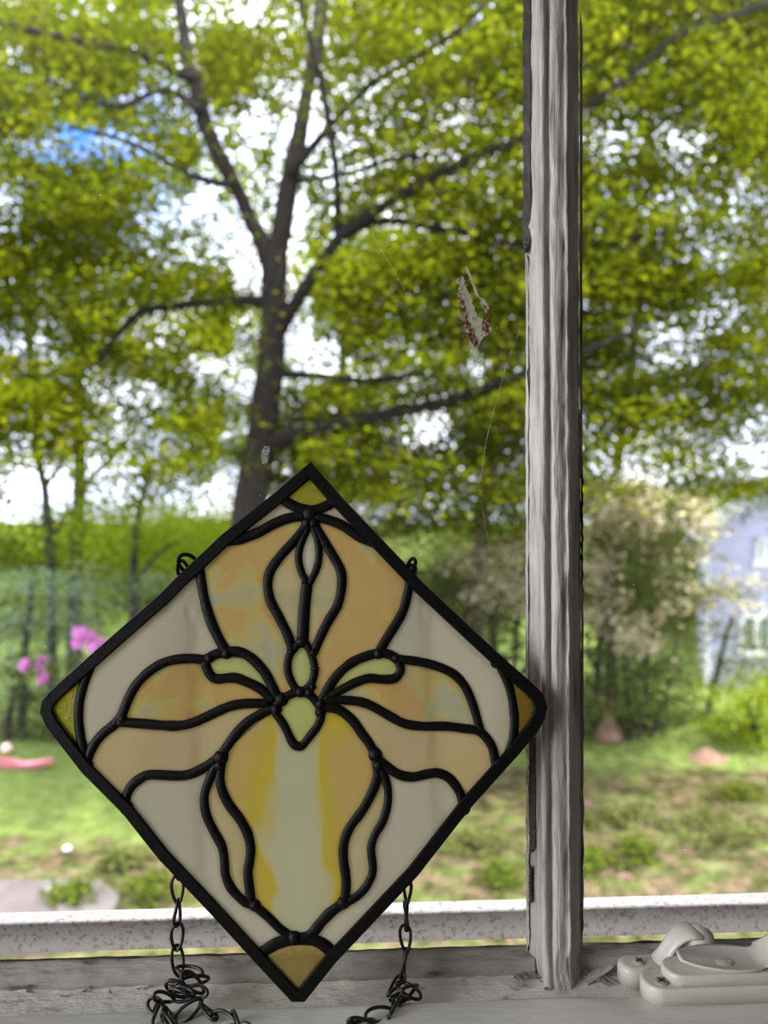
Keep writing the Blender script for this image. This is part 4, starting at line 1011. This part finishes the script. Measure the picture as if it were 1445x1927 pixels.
shrub('flowering_shrub', 'cream-flowering shrub just right of the mullion, its stems fanning from one foot', 1190, 1440, 10.9, [(1090, 1300, 1000, 1300, 130), (1120, 1250, 1290, 1370, 22)], 48, .08, M['leaf_olive'], .33, .15,
      [[(1190, 1432, 9), (1170, 1380, 4), (1140, 1320, 3), (1110, 1230, 3)], [(1190, 1432, 8), (1185, 1370, 4), (1180, 1290, 4), (1175, 1180, 3)], [(1195, 1432, 8), (1205, 1370, 4), (1215, 1290, 3), (1225, 1150, 3)], [(1195, 1432, 7), (1225, 1390, 3), (1250, 1320, 3), (1275, 1200, 2)], [(1188, 1432, 6), (1160, 1400, 3), (1125, 1370, 2), (1100, 1330, 2)]],
      blooms=([(1095, 1150, 1040, 1110, 12), (1160, 1230, 1120, 1220, 18), (1100, 1140, 1140, 1200, 5), (1250, 1330, 1080, 1150, 6)], M['bloom_cream'], 26, .2, .085))
shrub('flowering_tree', 'high cream-flowering tree top right of the mullion, above the shrub', 1170, 1330, 14.5, [(1080, 1330, 900, 1120, 90)], 55, .10, M['leaf_olive'], .5, .2, [[(1120, 1330, 6), (1130, 1200, 6), (1150, 1000, 5)]], cat='tree',
      blooms=([(1090, 1230, 900, 980, 22), (1190, 1330, 920, 1060, 24), (1095, 1170, 960, 1030, 9)], M['bloom_cream'], 34, .34, .12))
shrub('garden_bush', 'pale green bush below the lavender house windows', 1370, 1360, 12.5, [(1290, 1440, 1090, 1200, 26), (1330, 1500, 1210, 1290, 28)], 40, .08, M['leaf_olive'], .35, .14, [[(1320, 1390, 5), (1340, 1300, 4), (1380, 1150, 3)]],
      blooms=([(1310, 1440, 1080, 1150, 12)], M['bloom_cream'], 22, .22, .085))
shrub('garden_bush', 'bright lime green bush at the right edge under the house', 1390, 1440, 10.6, [(1330, 1500, 1270, 1410, 60)], 40, .07, M['leaf_lime'], .26, .1, [[(1440, 1450, 6), (1425, 1380, 5), (1400, 1320, 4)], [(1400, 1440, 5), (1410, 1380, 4), (1440, 1300, 3)]])
shrub('undergrowth_bush', 'low brown-green thicket behind the bright lawn strip right of the mullion', 1220, 1400, 12.0, [(1040, 1330, 1300, 1395, 80)], 40, .075, M['leaf_olive'], .3, .12)
shrub('undergrowth_bush', 'dark thicket behind the glass panel at the lawn edge', 600, 1400, 12.6, [(400, 850, 1150, 1390, 120)], 40, .1, M['leaf_back'], .45, .16)
# low plants on the near ground
gp = [(1115, 1625, 60, 34, 'bright green ground plant beside the mullion, nearest the storm rail', 0), (1200, 1612, 42, 26, 'round bright green ground plant right of the one beside the mullion', 0), (1290, 1560, 90, 26, 'dark green patch of ground plants in the right pane', 1), (1150, 1545, 70, 24, 'olive patch of ground plants left of the dark green patch', 1),
      (1390, 1500, 60, 24, 'yellow-green ground plants by the right edge', 0), (1390, 1590, 60, 22, 'green ground plants low at the right edge', 1), (905, 1600, 60, 30, 'green ground plants between the glass panel and the mullion', 1), (950, 1660, 34, 22, 'small green plant above the storm rail left of the mullion', 0),
      (285, 1690, 46, 22, 'green weed tuft left of the hanging chain', 0), (225, 1640, 30, 14, 'small weed tuft among the brown litter on the left', 1), (130, 1700, 34, 12, 'low green tuft beside the grey path', 0)]
for (x, y, rx, ry, lab, kd) in gp:
    d = G(x, y).y; base = G(x, y); base.z = gz(base.x, base.y)
    t = empty('ground_plant', base, lab, 'plant'); c = []
    for _ in range(16): 
        p = G(x + rng.normal()*rx*.45, y + rng.normal()*ry*.4); p.z = gz(p.x, p.y)+rng.uniform(.04, .16); c.append(p)
    foliage('leaves', sprays(c, 26, .13, .05), .05, M['leaf_back'] if kd == 0 else M['leaf_olive'], t)
    c0 = np.array(tuple(base)); V, Fc = tube([c0, c0 + np.array((0, 0, .1))], .008, 6); mk('stem', V, Fc, M['bark'], t)

# ---- the neighbour's house
HD = 19.0
def mat_siding():
    m, N_, L_ = newmat('lavender_siding')
    o = N_.new('ShaderNodeOutputMaterial'); b = N_.new('ShaderNodeBsdfPrincipled'); b.inputs['Roughness'].default_value = .6
    t = N_.new('ShaderNodeTexCoord'); w = N_.new('ShaderNodeTexWave'); w.bands_direction = 'Z'; w.wave_profile = 'SAW'; w.inputs['Scale'].default_value = 1.6
    L_.new(t.outputs['Object'], w.inputs['Vector'])
    n1 = noise_node(N_, L_, 2, 3); c = ramp(N_, [(0.3, (0.46, 0.44, 0.68)), (0.7, (0.52, 0.50, 0.76))]); L_.new(n1.outputs['Fac'], c.inputs[0])
    bm = N_.new('ShaderNodeBump'); bm.inputs['Distance'].default_value = .06; L_.new(w.outputs['Fac'], bm.inputs['Height']); L_.new(bm.outputs[0], b.inputs['Normal'])
    L_.new(c.outputs[0], b.inputs['Base Color']); L_.new(b.outputs[0], o.inputs[0]); return m
hb = P(1326, 1050, HD); hb.z = gz(hb.x, hb.y) - .3
house = empty('house', hb, 'lavender clapboard house with white trim behind the trees at the right edge', 'house')
hx0 = P(1326, 1050, HD).x; hx1 = hx0 + 6.2; ez = P(1340, 1002, HD).z; pk = ez + 3.1*.78; hz = hb.z; hy1 = HD + 6
mx_ = (hx0+hx1)/2
V = [(hx0, HD, hz), (hx1, HD, hz), (hx1, HD, ez), (mx_, HD, pk), (hx0, HD, ez), (hx0, hy1, hz), (hx1, hy1, hz), (hx1, hy1, ez), (mx_, hy1, pk), (hx0, hy1, ez)]
mk('wall', V, [(0, 1, 2, 3, 4), (9, 8, 7, 6, 5), (0, 4, 9, 5), (1, 6, 7, 2), (0, 5, 6, 1)], mat_siding(), house, False)
def roofslab(xa, za, xb, zb_):
    t = .14; V = [(xa, HD-.35, za), (xb, HD-.35, zb_), (xb, hy1+.3, zb_), (xa, hy1+.3, za)]; V += [(x, y, z+t) for x, y, z in V]
    return V, [(0, 1, 2, 3), (7, 6, 5, 4), (0, 4, 5, 1), (1, 5, 6, 2), (2, 6, 7, 3), (3, 7, 4, 0)]
V, Fc = join([roofslab(hx0-.4, ez-.31, mx_, pk), roofslab(mx_, pk, hx1+.4, ez-.31)])
mk('roof', V, Fc, mat_solid('grey_shingle', [(0.3, (0.16, 0.15, 0.16)), (0.7, (0.26, 0.25, 0.26))], 8, .9), house, False)
def rake(xa, za, xb, zb_):
    V = [(xa, HD-.42, za-.1), (xb, HD-.42, zb_-.1), (xb, HD-.42, zb_+.16), (xa, HD-.42, za+.16)]; V += [(x, y+.07, z) for x, y, z in V]
    return V, [(0, 1, 2, 3), (7, 6, 5, 4), (0, 4, 5, 1), (1, 5, 6, 2), (2, 6, 7, 3), (3, 7, 4, 0)]
V, Fc = join([rake(hx0-.4, ez-.31, mx_, pk), rake(mx_, pk, hx1+.4, ez-.31)]); mk('rake_board', V, Fc, M['siding_trim'], house, False)
V, Fc = box((hx0-.02, HD-.03, hz), (hx0+.12, HD+.02, ez)); mk('corner_board', V, Fc, M['siding_trim'], house, False)
dg = mat_solid('dark_house_glass', [(0.3, (0.10, 0.12, 0.12)), (0.7, (0.2, 0.24, 0.22))], 3, .15)
for (xa_, xb_, ya_, yb2) in [(1408, 1442, 1010, 1062), (1384, 1440, 1150, 1228), (1480, 1530, 1010, 1062), (1480, 1530, 1150, 1228)]:
    a = P(xa_, ya_, HD); b = P(xb_, yb2, HD); f_ = .12
    V, Fc = join([box((a.x, HD-.06, b.z), (a.x+f_, HD, a.z)), box((b.x-f_, HD-.06, b.z), (b.x, HD, a.z)), box((a.x, HD-.06, a.z-f_), (b.x, HD, a.z)), box((a.x-.06, HD-.09, b.z-.04), (b.x+.06, HD, b.z+f_)),
                  box(((a.x+b.x)/2-.07, HD-.05, b.z), ((a.x+b.x)/2+.07, HD, a.z))])
    w_ = mk('window', V, Fc, M['siding_trim'], house, False)
    V, Fc = box((a.x+.02, HD-.02, b.z+.02), (b.x-.02, HD-.005, a.z-.02)); mk('pane', V, Fc, dg, w_, False)

house.rotation_euler.z = math.radians(-24)
# ---- things on the grass
def gpt(x, y):
    p = G(x, y); p.z = gz(p.x, p.y); return p
c = gpt(1145, 1394); s = c.y/F
orn = empty('garden_ornament', c, 'terracotta garden ornament with a round head on a flared cone, right of the mullion', 'garden ornament')
mk('body', *lathe([(26*s, -.02), (24*s, 10*s), (14*s, 30*s), (7*s, 52*s), (5*s, 62*s)], c, 24), M['terracotta'], orn)
mk('head', *sphere((c.x+3*s, c.y, c.z+72*s), 11*s, 18, 12), M['terracotta'], orn)
c = gpt(1330, 1426); s = c.y/F; V = []; Fc = []
nr, ns = 10, 30
for i in range(nr+1):
    r_ = i/nr
    for j in range(ns):
        a = 2*math.pi*j/ns; x = c.x + 55*s*r_*math.cos(a); y = c.y + 40*s*r_*math.sin(a)
        V.append((x, y, c.z - .03 + 24*s*(math.cos(math.pi*r_)*.5+.5) + .03*nz3(x*6, y*6, 0)))
for i in range(nr):
    for j in range(ns): Fc.append((i*ns+j, i*ns+(j+1) % ns, (i+1)*ns+(j+1) % ns, (i+1)*ns+j))
Fc.append(tuple(nr*ns+j for j in range(ns))[::-1])
tag(mk('mulch_mound', V, Fc, M['woodchip']), 'low heap of orange-brown wood mulch on the lawn at the right', 'mulch heap')
# pink curved toy boat and ball on the lawn
c = gpt(46, 1447); s = c.y/F; V = []; Fc = []; nn = 24
for i in range(nn+1):
    t = -1+2*i/nn; x = c.x + 50*s*t; top = 9*s + 10*s*t*t + (4*s if t < -.2 else 0)*(1-abs(t+.6)); bot = 1*s + 8*s*abs(t)**3; hw_ = 13*s*(1-abs(t)**3*.85)
    for dy, z in ((-hw_*.6, bot), (-hw_, top), (-hw_*.82, top), (-hw_*.5, bot+3*s), (hw_*.5, bot+3*s), (hw_*.82, top), (hw_, top), (hw_*.6, bot)):
        V.append((x, c.y+dy, c.z+z))
for i in range(nn):
    for j in range(8):
        j2 = (j+1) % 8; Fc.append((i*8+j, i*8+j2, (i+1)*8+j2, (i+1)*8+j))
Fc += [tuple(range(8))[::-1], tuple(nn*8+j for j in range(8))]
tag(mk('toy_boat', V, Fc, M['pink_plastic'], smooth=False), 'curved pink plastic toy lying on the lawn at the left edge', 'toy')
c = gpt(13, 1420); s = c.y/F
tag(mk('toy_ball', *sphere((c.x, c.y, c.z+9*s), 9*s, 18, 12), mat_solid('peach_plastic', [(0.3, (0.80, 0.42, 0.36)), (0.7, (0.85, 0.5, 0.44))], 3, .4)), 'small peach pink ball on the lawn beyond the pink toy', 'ball')
for (x, y, r, lab) in [(126, 1606, 7, 'small white stone among the brown litter at left'), (95, 1688, 6, 'small white stone on the grey path')]:
    c = gpt(x, y); s = c.y/F; tag(mk('stone', *sphere((c.x, c.y, c.z+r*s*.8+.03), r*s, 14, 10, (1.1, 1, .8)), M['stone']), lab, 'stone')
